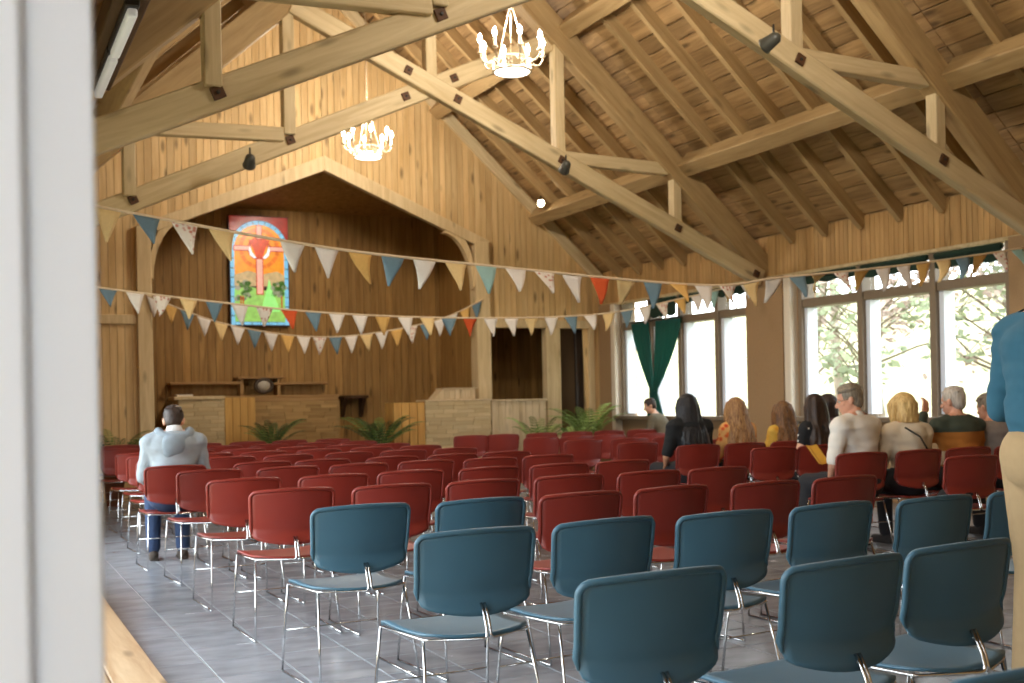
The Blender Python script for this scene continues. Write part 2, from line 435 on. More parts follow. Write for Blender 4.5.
# chancel: back wall, sides, ceiling
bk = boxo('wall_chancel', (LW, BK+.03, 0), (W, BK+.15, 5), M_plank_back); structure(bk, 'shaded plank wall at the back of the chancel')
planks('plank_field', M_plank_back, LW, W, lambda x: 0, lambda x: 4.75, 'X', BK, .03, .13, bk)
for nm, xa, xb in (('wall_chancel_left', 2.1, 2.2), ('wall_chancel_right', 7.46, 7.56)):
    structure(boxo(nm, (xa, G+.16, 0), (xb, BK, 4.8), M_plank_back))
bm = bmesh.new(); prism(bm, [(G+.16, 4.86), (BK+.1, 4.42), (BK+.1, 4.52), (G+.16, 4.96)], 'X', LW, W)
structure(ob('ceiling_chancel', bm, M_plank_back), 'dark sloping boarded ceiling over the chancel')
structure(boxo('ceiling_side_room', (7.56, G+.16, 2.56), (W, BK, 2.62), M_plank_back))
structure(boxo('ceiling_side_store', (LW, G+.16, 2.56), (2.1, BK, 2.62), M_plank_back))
# dark inner door in the far right opening
dr = empty('door_1', (9.03, G+.16, 0)); structure(dr, 'dark plain door in the right opening beside the chancel')
M_ddoor = plain('dark_stained_door', srgb(52, 40, 30), .5, vary=.12)
boxo('door_leaf', (9.14, G+.14, 0), (9.28, G+.2, 2.42), M_ddoor, dr, .006)
bm = bmesh.new(); sphere(bm, (9.17, G+.11, 1.02), .028); ob('door_knob', bm, M_dark, dr, smooth=True)

# right wall
M_top = wood('beadboard', srgb(192, 156, 104), srgb(158, 120, 74), 'Z', island=.15, knots=.5)
bays = ((8.25, 11.54), (12.51, 15.92))
SILL, TRZ, HEAD = .98, 2.43, 2.82
bm = bmesh.new()
box(bm, (W+.02, YB, 0), (W+.3, BK, SILL)); box(bm, (W+.02, YB, HEAD), (W+.3, BK, zroof(W)+.2))
for a, b in ((YB, bays[0][0]), (bays[0][1], bays[1][0]), (bays[1][1], BK)): box(bm, (W+.02, a, SILL), (W+.3, b, HEAD))
wr = ob('wall_right', bm, M_pier); structure(wr, 'long window wall with tan piers and beadboard above')
planks('beadboard', M_top, YB, G, lambda y: HEAD, lambda y: zroof(W)+.16, 'Y', W, .03, .075, wr)
for a, b in ((7.2, 8.2), (11.74, 12.5), (15.98, G)):
    boxo('pier_panel', (W-.09, a, 0), (W+.02, b, HEAD-.01), M_pier, wr, .004)
boxo('head_trim', (W-.03, YB, HEAD-.03), (W+.02, G, HEAD+.01), M_beam, wr, .004)
for a in (11.58, 15.94):
    boxo('cream_post', (W-.1, a, 0), (W+.05, a+.13, HEAD-.02), M_cream, wr, .02, 2)
M_blind = plain('dark_green_fabric', srgb(26, 52, 40), .9, vary=.1, scale=40)
def window(n, a, b, mulls, label):
    r = empty('window_%d' % n, (W+.15, (a+b)/2, SILL)); structure(r, label)
    ys = [a]+list(mulls)+[b]
    xa, xb = W+.0, W+.22
    for y in ys:
        ya, yb = y-.045, y+.045
        if y == a: ya, yb = a, a+.07
        if y == b: ya, yb = b-.07, b
        boxo('mullion', (xa, ya, SILL), (xb, yb, HEAD), M_frame, r, .006)
    for y0, y1 in zip(ys, ys[1:]):
        boxo('transom', (xa+.02, y0+.05, TRZ-.06), (xb, y1-.05, TRZ+.05), M_frame, r, .005)
        boxo('pane', (xa+.14, y0+.05, SILL+.05), (xa+.148, y1-.05, TRZ-.06), M_glass, r)
        boxo('pane', (xa+.14, y0+.05, TRZ+.05), (xa+.148, y1-.05, HEAD-.01), M_glass, r)
        boxo('reveal_strip', (xa+.05, y1-.12, SILL+.04), (xb-.01, y1-.05, TRZ-.06), M_white, r, .004)
    boxo('sill', (W-.14, a-.03, SILL-.05), (W+.25, b+.03, SILL+.01), M_frame, r, .008)
    return r
window(1, 12.51, 15.92, (13.3, 14.23, 15.05), 'far window band with four lights beside the green curtain')
window(2, 8.25, 11.54, (9.3, 10.43), 'near wide window band of three lights behind the seated people')
# rolled green blinds under the window heads
bl_lab = {0: 'dark green blind rolled up over the right light of the near window',
          1: 'dark green blind rolled up over the middle light of the near window',
          2: 'dark green blind rolled up over the left light of the near window',
          3: 'dark green blind rolled up over the right light of the far window',
          4: 'dark green blind in the far window, second light from its right',
          5: 'dark green blind hanging above the green curtain'}
for k, (a, b, dz) in enumerate(((8.36, 9.24, .2), (9.36, 10.37, .17), (10.49, 11.45, .14), (12.6, 13.23, .14), (13.36, 14.17, .15), (14.29, 14.99, .3))):
    t = empty('roller_blind', (W+.02, (a+b)/2, HEAD-.05)); tag(t, bl_lab[k], 'blind', 'green blinds under the window heads')
    bm = bmesh.new(); tube(bm, [(W+.0, a, HEAD-.07), (W+.0, b, HEAD-.07)], .035, 12); ob('roll', bm, M_blind, t, smooth=True)
    bm = bmesh.new(); n = 14
    for i in range(n):
        y0, y1 = a+(b-a)*i/n, a+(b-a)*(i+1)/n
        z0 = HEAD-dz-.03*abs(math.sin(i/n*PI*3)); z1 = HEAD-dz-.03*abs(math.sin((i+1)/n*PI*3))
        prism(bm, [(y0, z0), (y1, z1), (y1, HEAD-.07), (y0, HEAD-.07)], 'X', W-.012, W-.004)
    ob('fabric', bm, M_blind, t)
# left wall with a doorway (camera stands in it) and unseen glazing added for daylight
bm = bmesh.new()
def lwall(a, b, z0, z1): box(bm, (LW-.22, a, z0), (LW, b, z1))
lwall(YB, -.93, 0, 3.6); lwall(YB, 1.12, 2.75, 3.6); lwall(1.12, 3.7, 2.75, 3.6)
for a, b in ((3.7, 7.2), (8.2, 11.7)): lwall(a, b, 2.75, 3.6)
lwall(7.2, 8.2, 0, 3.6); lwall(11.7, BK, 0, 3.6)
wl = ob('wall_left', bm, M_pier); structure(wl, 'unseen left wall with tall glazed openings added for daylight')
for k, (a, b) in enumerate(((3.7, 7.2), (8.2, 11.7), (1.14, 3.68))):
    r = empty('window_%d' % (k+3), (LW-.1, (a+b)/2, 0)); structure(r)
    for y in (a+.04, a+(b-a)/3, a+(b-a)*2/3, b-.04): boxo('mullion', (LW-.2, y-.04, 0), (LW-.02, y+.04, 2.75), M_frame, r, .005)
    for q in range(3): boxo('pane', (LW-.11, a+(b-a)*q/3+.05, .02), (LW-.1, a+(b-a)*(q+1)/3-.05, 2.74), M_glass, r)
# white jamb of the doorway beside the camera
bm = bmesh.new(); prism(bm, [(-.13, 1.0), (.04, 1.0), (.0445, 1.006), (.0445, 1.02), (.098, 1.02), (.1005, 1.023), (.1005, 1.12), (-.13, 1.12)], 'Z', -.2, 3.2)
structure(ob('trim_1', bm, M_white, None, Matrix.Translation((0, 1, 0)) @ Matrix.Rotation(.002, 4, 'Y') @ Matrix.Translation((0, -1, 0))), 'white painted door jamb close to the camera at the left edge')
# back wall
bm = bmesh.new()
box(bm, (LW, YB-.2, 0), (W, YB, 3.6))
prism(bm, [(LW, 3.6), (W, 3.6), (X0, zroof(X0)+.2)], 'Y', YB-.2, YB)
wb = ob('wall_back', bm, M_plank); structure(wb)
# unseen roof and walls added outside the doorway to dim daylight on the jamb
structure(boxo('light_blocker_roof', (-1.9, -3.2, 2.95), (LW-.22, 1.05, 3.1), M_plank_back), 'unseen plank roof added to hold daylight off the left doorway')
structure(boxo('light_blocker_wall', (-1.9, -3.2, -.3), (-1.75, 1.05, 2.5), M_pier), 'unseen side wall added to hold daylight off the jamb')
structure(boxo('light_blocker_end', (-1.9, 1.05, -.3), (LW-.22, 1.12, 2.95), M_pier), 'unseen end wall of the added daylight blocker')
# low wooden ledge along the left wall
lg = empty('trim_2', (.45, 5, 0)); structure(lg, 'low wooden ledge along the left wall by the door')
for i in range(3):
    xa = LW+.01+i*.217
    boxo('ledge_plank', (xa, 1.2, .03), (xa+.212, 11.5, .1), M_ledge, lg, .006)
boxo('ledge_riser', (LW+.01, 1.2, 0), (.72, 11.5, .03), M_dark, lg)

# ------------------------------------------------------------------ chairs
def chair_mat(name, base, rough=.42):
    m, t, b = newmat(name); N = t.nodes.new; L = t.links.new
    tcn = N('ShaderNodeTexCoord'); n = N('ShaderNodeTexNoise'); n.inputs['Scale'].default_value = 420; n.inputs['Detail'].default_value = 2
    L(tcn.outputs['Object'], n.inputs['Vector'])
    n2 = N('ShaderNodeTexNoise'); n2.inputs['Scale'].default_value = 5; L(tcn.outputs['Object'], n2.inputs['Vector'])
    mx = N('ShaderNodeMix'); mx.data_type = 'RGBA'; mx.inputs[6].default_value = tuple(c*.86 for c in base[:3])+(1,); mx.inputs[7].default_value = tuple(min(1, c*1.12) for c in base[:3])+(1,)
    L(n2.outputs['Fac'], mx.inputs[0]); L(mx.outputs[2], b.inputs['Base Color'])
    b.inputs['Roughness'].default_value = rough; b.inputs['Specular IOR Level'].default_value = .45
    bp = N('ShaderNodeBump'); bp.inputs['Strength'].default_value = .05; bp.inputs['Distance'].default_value = .002
    L(n.outputs['Fac'], bp.inputs['Height']); L(bp.outputs[0], b.inputs['Normal'])
    return m
M_teal = chair_mat('teal_plastic', srgb(60, 94, 111))
M_red = chair_mat('red_plastic', srgb(130, 42, 31))
def back_pt(u, v, off=0):
    """backrest surface: u in -1..1 across, v in 0..1 from bottom to top; off pushes forward"""
    x = u*(.223+.012*v)
    z = .505+.29*v+.012*(1-u*u)*v-.0*(u*u)+(.04*(u*u)*(1-v)**2)
    y = .012+.045*u*u-.035*v+.0
    kick = max(0, (.24-v)/.24)
    y -= .034*kick**1.4*(1-.35*u*u)
    y += .006*math.exp(-((v-.26)/.07)**2)
    return Vector((x, y+off, z))
def make_chair(name, label, pm):
    t = empty(name); 
    # seat
    bm = bmesh.new(); nx, ny = 13, 12; g = {}
    for top in (0, 1):
        for i in range(nx):
            for j in range(ny):
                u = -1+2*i/(nx-1); v = j/(ny-1)
                wdt = .205+.025*v-.018*max(0, (v-.85)/.15)**2-.015*max(0, (.12-v)/.12)**2
                y = .015+.44*v-.055*(1-u*u)*(1-v)**3-.02*(u**4)*max(0, (v-.8)/.2)
                z = .444+.012*u*u-.012*math.sin(v*PI)-.025*max(0, (v-.8)/.2)**2+(0 if top else -.011)
                g[top, i, j] = bm.verts.new((u*wdt, y, z))
    for i in range(nx-1):
        for j in range(ny-1):
            bm.faces.new((g[1,i,j], g[1,i+1,j], g[1,i+1,j+1], g[1,i,j+1])); bm.faces.new((g[0,i,j], g[0,i,j+1], g[0,i+1,j+1], g[0,i+1,j]))
    for i in range(nx-1):
        bm.faces.new((g[0,i,0], g[0,i+1,0], g[1,i+1,0], g[1,i,0])); bm.faces.new((g[0,i+1,ny-1], g[0,i,ny-1], g[1,i,ny-1], g[1,i+1,ny-1]))
    for j in range(ny-1):
        bm.faces.new((g[0,0,j+1], g[0,0,j], g[1,0,j], g[1,0,j+1])); bm.faces.new((g[0,nx-1,j], g[0,nx-1,j+1], g[1,nx-1,j+1], g[1,nx-1,j]))
    bmesh.ops.recalc_face_normals(bm, faces=bm.faces[:])
    ob('seat', bm, pm, t, smooth=True)
    # backrest with rounded top corners
    def outline(u, v):
        # squeeze into rounded-rectangle
        return u, v
    bm = bmesh.new(); nx, nz = 17, 15; g = {}
    cr = .034
    for side in (0, 1):
        for i in range(nx):
            for j in range(nz):
                u = -1+2*i/(nx-1); v = j/(nz-1)
                p = back_pt(u, v, .010 if side else 0)
                dx = abs(u)*.235-(.235-cr); dz = v*.29-(.29-cr)
                if dx > 0 and dz > 0:
                    # map the square corner onto a quarter disc
                    m = max(dx, dz); l = math.hypot(dx, dz)
                    k = m/l
                    uu = math.copysign((.235-cr+dx*k)/.235, u); vv = (.29-cr+dz*k)/.29
                    p = back_pt(uu, vv, .010 if side else 0)
                db = .04-v*.29
                if dx > 0 and db > 0:
                    m = max(dx, db); l = math.hypot(dx, db); k = m/l
                    uu = math.copysign((.235-cr+dx*k)/.235, u); vv = (.04-db*k)/.29
                    p = back_pt(uu, vv, .010 if side else 0)
                g[side, i, j] = bm.verts.new(p)
    for i in range(nx-1):
        for j in range(nz-1):
            bm.faces.new((g[0,i,j], g[0,i+1,j], g[0,i+1,j+1], g[0,i,j+1])); bm.faces.new((g[1,i,j], g[1,i,j+1], g[1,i+1,j+1], g[1,i+1,j]))
    for i in range(nx-1):
        bm.faces.new((g[1,i,0], g[1,i+1,0], g[0,i+1,0], g[0,i,0])); bm.faces.new((g[1,i+1,nz-1], g[1,i,nz-1], g[0,i,nz-1], g[0,i+1,nz-1]))
    for j in range(nz-1):
        bm.faces.new((g[1,0,j+1], g[1,0,j], g[0,0,j], g[0,0,j+1])); bm.faces.new((g[1,nx-1,j], g[1,nx-1,j+1], g[0,nx-1,j+1], g[0,nx-1,j]))
    bmesh.ops.recalc_face_normals(bm, faces=bm.faces[:])
    bk = ob('backrest', bm, pm, t, smooth=True)
    # raised rim round the sides and top
    path = []
    for v in (.12, .25, .4, .55, .7, .8): path.append(back_pt(-1, v, .003))
    for k in range(1, 7):
        a = k/7*PI/2; path.append(back_pt((-.235+cr-cr*math.cos(a))/.235, (.29-cr+cr*math.sin(a))/.29, .003))
    for u in (-.75, -.5, -.25, 0, .25, .5, .75): path.append(back_pt(u, 1, .003))
    for k in range(6, 0, -1):
        a = k/7*PI/2; path.append(back_pt((.235-cr+cr*math.cos(a))/.235, (.29-cr+cr*math.sin(a))/.29, .003))
    for v in (.8, .7, .55, .4, .25, .12): path.append(back_pt(1, v, .003))
    bm = bmesh.new(); tube(bm, path, [.004]+[.0105]*(len(path)-2)+[.004], 8); ob('rim', bm, pm, bk, smooth=True)
    bm = bmesh.new(); c = back_pt(0, .07); lathe(bm, [(.007, 0), (.007, .004), (.004, .006)], 8)
    ob('screw', bm, M_chrome, bk, Matrix.Translation(c+Vector((0, -.001, 0))) @ Matrix.Rotation(PI/2, 4, 'X'), True)
    # chrome wire frame
    wr_ = .0058
    def wire(nm, pts, r=wr_, fil=.03):
        bm = bmesh.new(); tube(bm, fillet(pts, fil), r, 7); return ob(nm, bm, M_chrome, t, smooth=True)
    for s in (-1, 1):
        wire('leg', [(s*.208, .045, .43), (s*.222, .0, .25), (s*.238, -.05, .006)])
        wire('leg', [(s*.228, .40, .425), (s*.236, .43, .25), (s*.246, .46, .006)])
        wire('runner', [(s*.238, -.05, .006), (s*.242, .2, .006), (s*.246, .46, .006)])
        wire('seat_rail', [(s*.228, .40, .425), (s*.222, .2, .43), (s*.208, .03, .432), (s*.007, -.06, .432), (s*.007, -.046, .49), (s*.007, -.012, .55)], fil=.018)
    wire('stretcher', [(-.239, .44, .2), (.239, .44, .2)], .0045)
    wire('stretcher', [(-.223, .25, .425), (.223, .25, .425)], .0045)
    return t
proto = {'teal': make_chair('stacking_chair', '', M_teal), 'red': make_chair('stacking_chair', '', M_red)}
for p in proto.values(): index_kids(p)
used = {'teal': False, 'red': False}
CH = []
def place_chair(x, y, rz, kind, label, group):
    if not used[kind]:
        o = proto[kind]; o.location = (x, y, 0); o.rotation_euler = (0, 0, rz); used[kind] = True
    else: o = copy_tree(proto[kind], (x, y, 0), rz)
    tag(o, label, 'chair', group)
    CH.append((x, y, rz, o)); return o
cols = [1.596, 2.174, 2.704, 3.278, 3.832, 4.378]
rows = [1.35, 2.50, 3.70, 4.88, 6.05, 7.20, 8.39, 9.25, 10.42, 11.4, 12.3, 13.5, 14.7]
SIDE = ['left aisle end', 'second from the left aisle', 'third from the left aisle', 'fourth from the left aisle', 'fifth from the left aisle', 'centre aisle end']
cj = {(2, 0): (1.645, 3.72), (3, 0): (1.611, 4.93), (4, 0): (1.613, 6.15), (6, 0): (1.60, 8.42), (7, 0): (1.49, 9.26), (1, 0): (1.63, 2.53), (1, 1): (2.20, 2.44), (2, 1): (2.19, 3.74),
      (3, 1): (2.18, 4.87), (10, 0): (1.607, 12.2), (11, 0): (1.607, 13.7), (12, 0): (1.75, 15.0)}
for r, y in enumerate(rows):
    for c, x in enumerate(cols):
        if r == 0 and c > 0: continue
        if r == 1 and c > 2: continue
        teal = r <= 2 or (r == 3 and c < 2)
        xx, yy = cj.get((r, c), (x+random.uniform(-.02, .02), y+random.uniform(-.03, .03)))
        rz = random.uniform(-.03, .05)+(.07 if r < 4 else 0.02)
        if r == 0: xx, yy, rz = 1.63, 1.33, .05
        kind = 'teal' if teal else 'red'
        if teal:
            row = ['left block, row nearest the camera', 'left block, second row', 'left block, third row', 'left block, fourth row'][r]
        else:
            row = 'left block, %s row' % ORD[r] if r < 11 else ('left block, row second nearest altar' if r == 11 else 'left block, row nearest altar')
        place_chair(xx, yy, rz, kind, '%s chair in %s, %s' % (kind, row, SIDE[c]), 'teal chairs at the back of the left block' if teal else 'red chairs of the left block')
rblock = {5.86: [6.42], 6.75: [6.23, 6.82, 7.36, 7.9], 8.05: [6.42, 6.92, 7.45], 9.0: [6.28, 6.83, 7.38, 7.93], 10.0: [6.23, 6.8, 7.35], 11.15: [6.23, 6.84, 7.4],
          12.45: [6.37, 6.87, 7.33, 7.95], 14.1: [6.14, 6.62, 7.22, 7.78, 8.3, 8.85]}
RB = {}
RS = ['centre aisle end', 'second from the centre aisle', 'third from the centre aisle', 'fourth from the centre aisle', 'fifth from the centre aisle', 'at the window end']
for r, (y, xs) in enumerate(rblock.items()):
    for c, x in enumerate(xs):
        rz = random.uniform(-.05, .05) - .05
        o = place_chair(x, y, rz, 'red', 'red chair by the windows, %s row, %s' % (ORD[r], RS[c]), 'red chairs by the windows')
        RB[r, c] = (x, y, rz)

# ------------------------------------------------------------------ chancel furniture
def block_courses(name, mat, parent, x0, x1, y0, y1, z0, z1, ch=.06, bl=.3):
    """thin stone or brick courses, joined (a few pixels each)"""
    bm = bmesh.new(); n = max(1, round((z1-z0)/ch)); h = (z1-z0)/n
    for j in range(n):
        x = x0-(random.uniform(0, bl) if j % 2 else 0)
        while x < x1:
            l = bl*random.uniform(.7, 1.3); a, b = max(x, x0)+.002, min(x+l, x1)-.002
            if b-a > .02:
                d = random.uniform(0, .012); box(bm, (a, y0-d, z0+j*h+.002), (b, y1, z0+(j+1)*h-.002))
            x += l
    o = ob(name, bm, mat, parent); tag(o, kind='stuff'); return o
def brick_mat(name, a, b_):
    m = wood(name, a, b_, 'X', .85, .1, .14); return m
M_stone = brick_mat('pale_brick', srgb(206, 184, 142), srgb(186, 160, 116))
M_slate = brick_mat('tan_split_stone', srgb(184, 150, 98), srgb(150, 116, 70))
M_panel = wood('golden_panel', srgb(212, 166, 92), srgb(180, 130, 64), 'Z', .5, .6, .12)
M_whitepl = wood('limewashed_boards', srgb(214, 192, 156), srgb(190, 164, 124), 'Z', .6, .3, .06)
M_shelf = wood('shelf_wood', srgb(186, 148, 96), srgb(146, 108, 64), 'X', .55, .3, .1)
# left ambo
t = empty('ambo', (3.1, 17.3, 0)); tag(t, 'stone block with a shelf top behind the seated boy, left of the altar', 'ambo')
boxo('core', (2.84, 17.27, 0), (3.5, 17.7, 1.38), M_slate, t)
block_courses('stone_courses', M_stone, t, 2.83, 3.5, 17.25, 17.7, 0, 1.38, .06, .28)
boxo('top', (2.76, 17.2, 1.38), (3.5, 17.74, 1.43), M_post, t, .008)
tag(boxo('open_book', (2.82, 17.3, 1.43), (3.05, 17.5, 1.46), M_cream), 'thick cream book lying on the left stone ambo', 'book')
t = empty('panel_screen', (3.73, 17.3, 0)); tag(t, 'golden wooden panel standing between the left ambo and the altar', 'panel')
for i in range(4): boxo('board', (3.505+i*.115, 17.25+random.uniform(0, .004), 0), (3.615+i*.115, 17.31, 1.40), M_panel, t, .003)
# altar with reredos
t = empty('altar', (4.6, 17.7, 0)); tag(t, 'long tan split stone altar front below the stained glass picture', 'altar')
boxo('core', (4.0, 17.7, 0), (5.38, 18.2, 1.33), M_slate, t)
block_courses('stone_courses', M_slate, t, 3.98, 5.4, 17.66, 18.2, 0, 1.33, .055, .3)
boxo('altar_top', (2.86, 17.75, 1.38), (5.43, 18.3, 1.43), M_shelf, t, .008)
boxo('moulding', (3.9, 17.7, 1.33), (5.4, 18.2, 1.38), M_shelf, t, .006)
t = empty('reredos_shelf', (4.1, 18.3, 1.43)); tag(t, 'stepped wooden shelf above the altar against the plank wall', 'shelf')
boxo('shelf_board', (2.85, 18.1, 1.62), (3.95, 18.39, 1.66), M_shelf, t, .006)
boxo('shelf_board', (4.45, 18.1, 1.60), (5.35, 18.39, 1.64), M_shelf, t, .006)
boxo('raised_shelf', (3.88, 18.05, 1.70), (4.62, 18.39, 1.735), M_shelf, t, .006)
boxo('upright', (3.93, 18.12, 1.43), (3.98, 18.39, 1.70), M_shelf, t, .004)
boxo('upright', (4.52, 18.12, 1.43), (4.57, 18.39, 1.70), M_shelf, t, .004)
boxo('back_board', (2.9, 18.34, 1.43), (5.3, 18.39, 1.62), M_plank_back, t)
t = empty('round_dish', (4.27, 17.98, 1.435)); tag(t, 'round dark rimmed dish with pale face standing above the altar', 'dish')
bm = bmesh.new(); lathe(bm, [(.02, -.02), (.15, -.015), (.165, 0), (.15, .02), (.11, .03), (.105, .012)], 28)
mw = Matrix.Translation((4.27, 17.98, 1.585)) @ Matrix.Rotation(PI/2+.1, 4, 'X') @ Matrix.Diagonal((1, .8, 1, 1))
ob('rim', bm, plain('dark_bronze', srgb(70, 54, 38), .4), t, mw, True)
bm = bmesh.new(); lathe(bm, [(.105, .0), (.1, .022), (.02, .026)], 28); ob('face', bm, plain('pale_ceramic', srgb(186, 176, 158), .4), t, mw, True)
# small wall table
t = empty('credence_table', (5.83, 18.25, 1.05)); tag(t, 'small dark brown bracket table fixed to the chancel back wall', 'table')
M_dw = wood('dark_brown_wood', srgb(86, 58, 34), srgb(58, 38, 22), 'X', .5, .2, .05)
bm = bmesh.new(); prism(bm, [(5.6, 18.37), (5.62, 18.15), (5.74, 18.05), (5.94, 18.05), (6.06, 18.15), (6.08, 18.37)], 'Z', 1.36, 1.41); bevel(bm, .006); ob('table_top', bm, M_dw, t)
for x in (5.66, 5.98):
    bm = bmesh.new(); prism(bm, [(18.37, 1.36), (18.12, 1.36), (18.2, 1.25), (18.3, 1.07), (18.37, 1.05)], 'X', x-.025, x+.025); ob('bracket', bm, M_dw, t)
# right lectern block
t = empty('lectern_block', (6.5, 15.95, 0)); tag(t, 'pale brick lectern wall right of the chancel with golden boarded end', 'lectern')
for i in range(4): boxo('board', (5.70+i*.125, 15.93, 0), (5.815+i*.125, 16.33, 1.27), M_panel, t, .003)
boxo('core', (6.2, 15.97, 0), (7.28, 16.3, 1.28), M_slate, t)
block_courses('brick_courses', M_stone, t, 6.2, 7.28, 15.94, 16.3, 0, 1.28, .06, .24)
boxo('cap', (6.2, 15.92, 1.28), (7.3, 16.32, 1.305), M_whitepl, t, .004)
t = empty('boarded_screen', (7.75, 16.0, 0)); tag(t, 'low limewashed boarded screen between the two posts right of the lectern', 'screen')
for i in range(8): boxo('board', (7.31+i*.118, 15.98+random.uniform(0, .004), 0), (7.424+i*.118, 16.04, 1.26), M_whitepl, t, .003)
boxo('cap', (7.305, 15.95, 1.26), (8.27, 16.07, 1.29), M_whitepl, t, .004)
t = empty('reading_desk', (6.75, 16.1, 1.305)); tag(t, 'small slanted white reading desk on top of the brick lectern', 'reading desk')
bm = bmesh.new(); prism(bm, [(6.36, 1.305), (6.5, 1.46), (7.04, 1.46), (7.04, 1.305)], 'Y', 15.98, 16.24); bevel(bm, .004); ob('desk_body', bm, M_whitepl, t)
boxo('desk_top', (6.5, 15.96, 1.46), (7.06, 16.27, 1.48), M_whitepl, t, .003)
for i in range(6): boxo('slat', (6.53+i*.086, 15.97, 1.315), (6.60+i*.086, 15.985, 1.45), M_whitepl, t)

# stained glass picture (backlit)
t = empty('stained_glass_panel', (4.3, 18.25, 2.55)); tag(t, 'glowing stained glass panel with a red cross hanging in the chancel', 'stained glass')
gx0, gx1, gz0, gz1 = 3.84, 4.78, 2.56, 4.31; gy = 18.28
M_lead = plain('lead_came', srgb(60, 34, 28), .6)
boxo('backing', (gx0-.01, gy, gz0-.01), (gx1+.01, BK-.005, gz1+.01), M_lead, t)
GM = {}
def gm(n, c, st=.5):
    if n not in GM:
        m, tt, b = newmat('glass_'+n); N = tt.nodes.new
        nz = N('ShaderNodeTexNoise'); nz.inputs['Scale'].default_value = 16; nz.inputs['Detail'].default_value = 3
        tcn = N('ShaderNodeTexCoord'); tt.links.new(tcn.outputs['Object'], nz.inputs['Vector'])
        mx = N('ShaderNodeMix'); mx.data_type = 'RGBA'; mx.inputs[6].default_value = tuple(v*.65 for v in c[:3])+(1,); mx.inputs[7].default_value = tuple(min(1, v*1.3) for v in c[:3])+(1,)
        tt.links.new(nz.outputs['Fac'], mx.inputs[0]); tt.links.new(mx.outputs[2], b.inputs['Base Color']); tt.links.new(mx.outputs[2], b.inputs['Emission Color'])
        b.inputs['Emission Strength'].default_value = st; b.inputs['Roughness'].default_value = .25
        GM[n] = m
    return GM[n]
def gpoly(nm, pts, mat, lay=1):
    bm = bmesh.new(); prism(bm, pts, 'Y', gy-.004*lay, gy-.004*lay+.006); return ob(nm, bm, mat, t)
Gx = lambda a: gx0+(gx1-gx0)*a
Gz = lambda a: gz0+(gz1-gz0)*a
red = gm('red', srgb(168, 40, 22), .25); blu = gm('blue', srgb(120, 190, 232), .4); orn = gm('orange', srgb(244, 150, 34), .4); amb = gm('amber', srgb(226, 118, 26), .35)
pnk = gm('pink', srgb(244, 176, 158), .4); grn = gm('green', srgb(150, 206, 104), .35); dgr = gm('olive', srgb(74, 112, 44), .4); tan_ = gm('tan', srgb(204, 178, 130), .3)
drd = gm('deep_red', srgb(176, 52, 26), .5); wht = gm('pearl', srgb(214, 226, 240), .6); gry = gm('grey', srgb(150, 150, 128), .45)
wd, ht = gx1-gx0, gz1-gz0; cx = (gx0+gx1)/2; rad = wd/2-.02; czz = gz1-rad-.08
for i in range(2):
    s = -1 if i == 0 else 1
    arc = [(cx+s*(rad+.02)*math.cos(a), czz+(rad+.02)*math.sin(a)) for a in [k/10*PI/2 for k in range(11)]]
    gpoly('corner_glass', [(cx+s*wd/2, gz1)]+([(cx+s*wd/2, czz)]+arc)[:] + [(cx, gz1)], red)
gpoly('sky_glass', [(gx0+.05, Gz(.44)), (gx1-.05, Gz(.44))]+[(cx+(rad-.03)*math.cos(a), czz+(rad-.03)*math.sin(a)) for a in [k/16*PI for k in range(17)]], orn)
nb_ = 14
for k in range(nb_):    # blue arch border, piece by piece
    a0, a1 = k/nb_*PI+.01, (k+1)/nb_*PI-.01
    gpoly('border_glass', [(cx+(rad+.015)*math.cos(a0), czz+(rad+.015)*math.sin(a0)), (cx+(rad+.015)*math.cos(a1), czz+(rad+.015)*math.sin(a1)), (cx+(rad-.05)*math.cos(a1), czz+(rad-.05)*math.sin(a1)), (cx+(rad-.05)*math.cos(a0), czz+(rad-.05)*math.sin(a0))], blu, 2)
for s in (-1, 1):
    for k in range(8):
        z0, z1 = gz0+(czz-gz0)*k/8+.006, gz0+(czz-gz0)*(k+1)/8-.006
        gpoly('border_glass', [(cx+s*(rad+.015), z0), (cx+s*(rad+.015), z1), (cx+s*(rad-.05), z1), (cx+s*(rad-.05), z0)], blu, 2)
for k in range(6):
    x0_, x1_ = gx0+.07+(wd-.14)*k/6+.004, gx0+.07+(wd-.14)*(k+1)/6-.004
    gpoly('border_glass', [(x0_, gz0+.01), (x1_, gz0+.01), (x1_, gz0+.055), (x0_, gz0+.055)], blu, 2)
ccz = Gz(.705)
for r0, r1, m in ((.33, .27, amb), (.19, .14, drd)):
    for k in range(16):
        a0, a1 = k/16*2*PI+.02, (k+1)/16*2*PI-.02
        gpoly('ray_glass', [(cx+r0*math.cos(a0), ccz+r0*math.sin(a0)), (cx+r0*math.cos(a1), ccz+r0*math.sin(a1)), (cx+r1*math.cos(a1), ccz+r1*math.sin(a1)), (cx+r1*math.cos(a0), ccz+r1*math.sin(a0))], m, 2)
gpoly('hill_glass', [(gx0+.06, Gz(.36)), (gx0+.06, Gz(.46)), (Gx(.3), Gz(.5)), (Gx(.55), Gz(.47)), (Gx(.8), Gz(.5)), (gx1-.06, Gz(.46)), (gx1-.06, Gz(.36))], tan_, 2)
gpoly('meadow_glass', [(gx0+.06, gz0+.06), (gx1-.06, gz0+.06), (gx1-.06, Gz(.38)), (Gx(.6), Gz(.32)), (Gx(.3), Gz(.36)), (gx0+.06, Gz(.33))], grn, 2)
gpoly('path_glass', [(Gx(.5), Gz(.12)), (Gx(.85), Gz(.13)), (Gx(.72), Gz(.3)), (Gx(.66), Gz(.43)), (Gx(.6), Gz(.3))], gm('light_green', srgb(150, 240, 130), .45), 3)
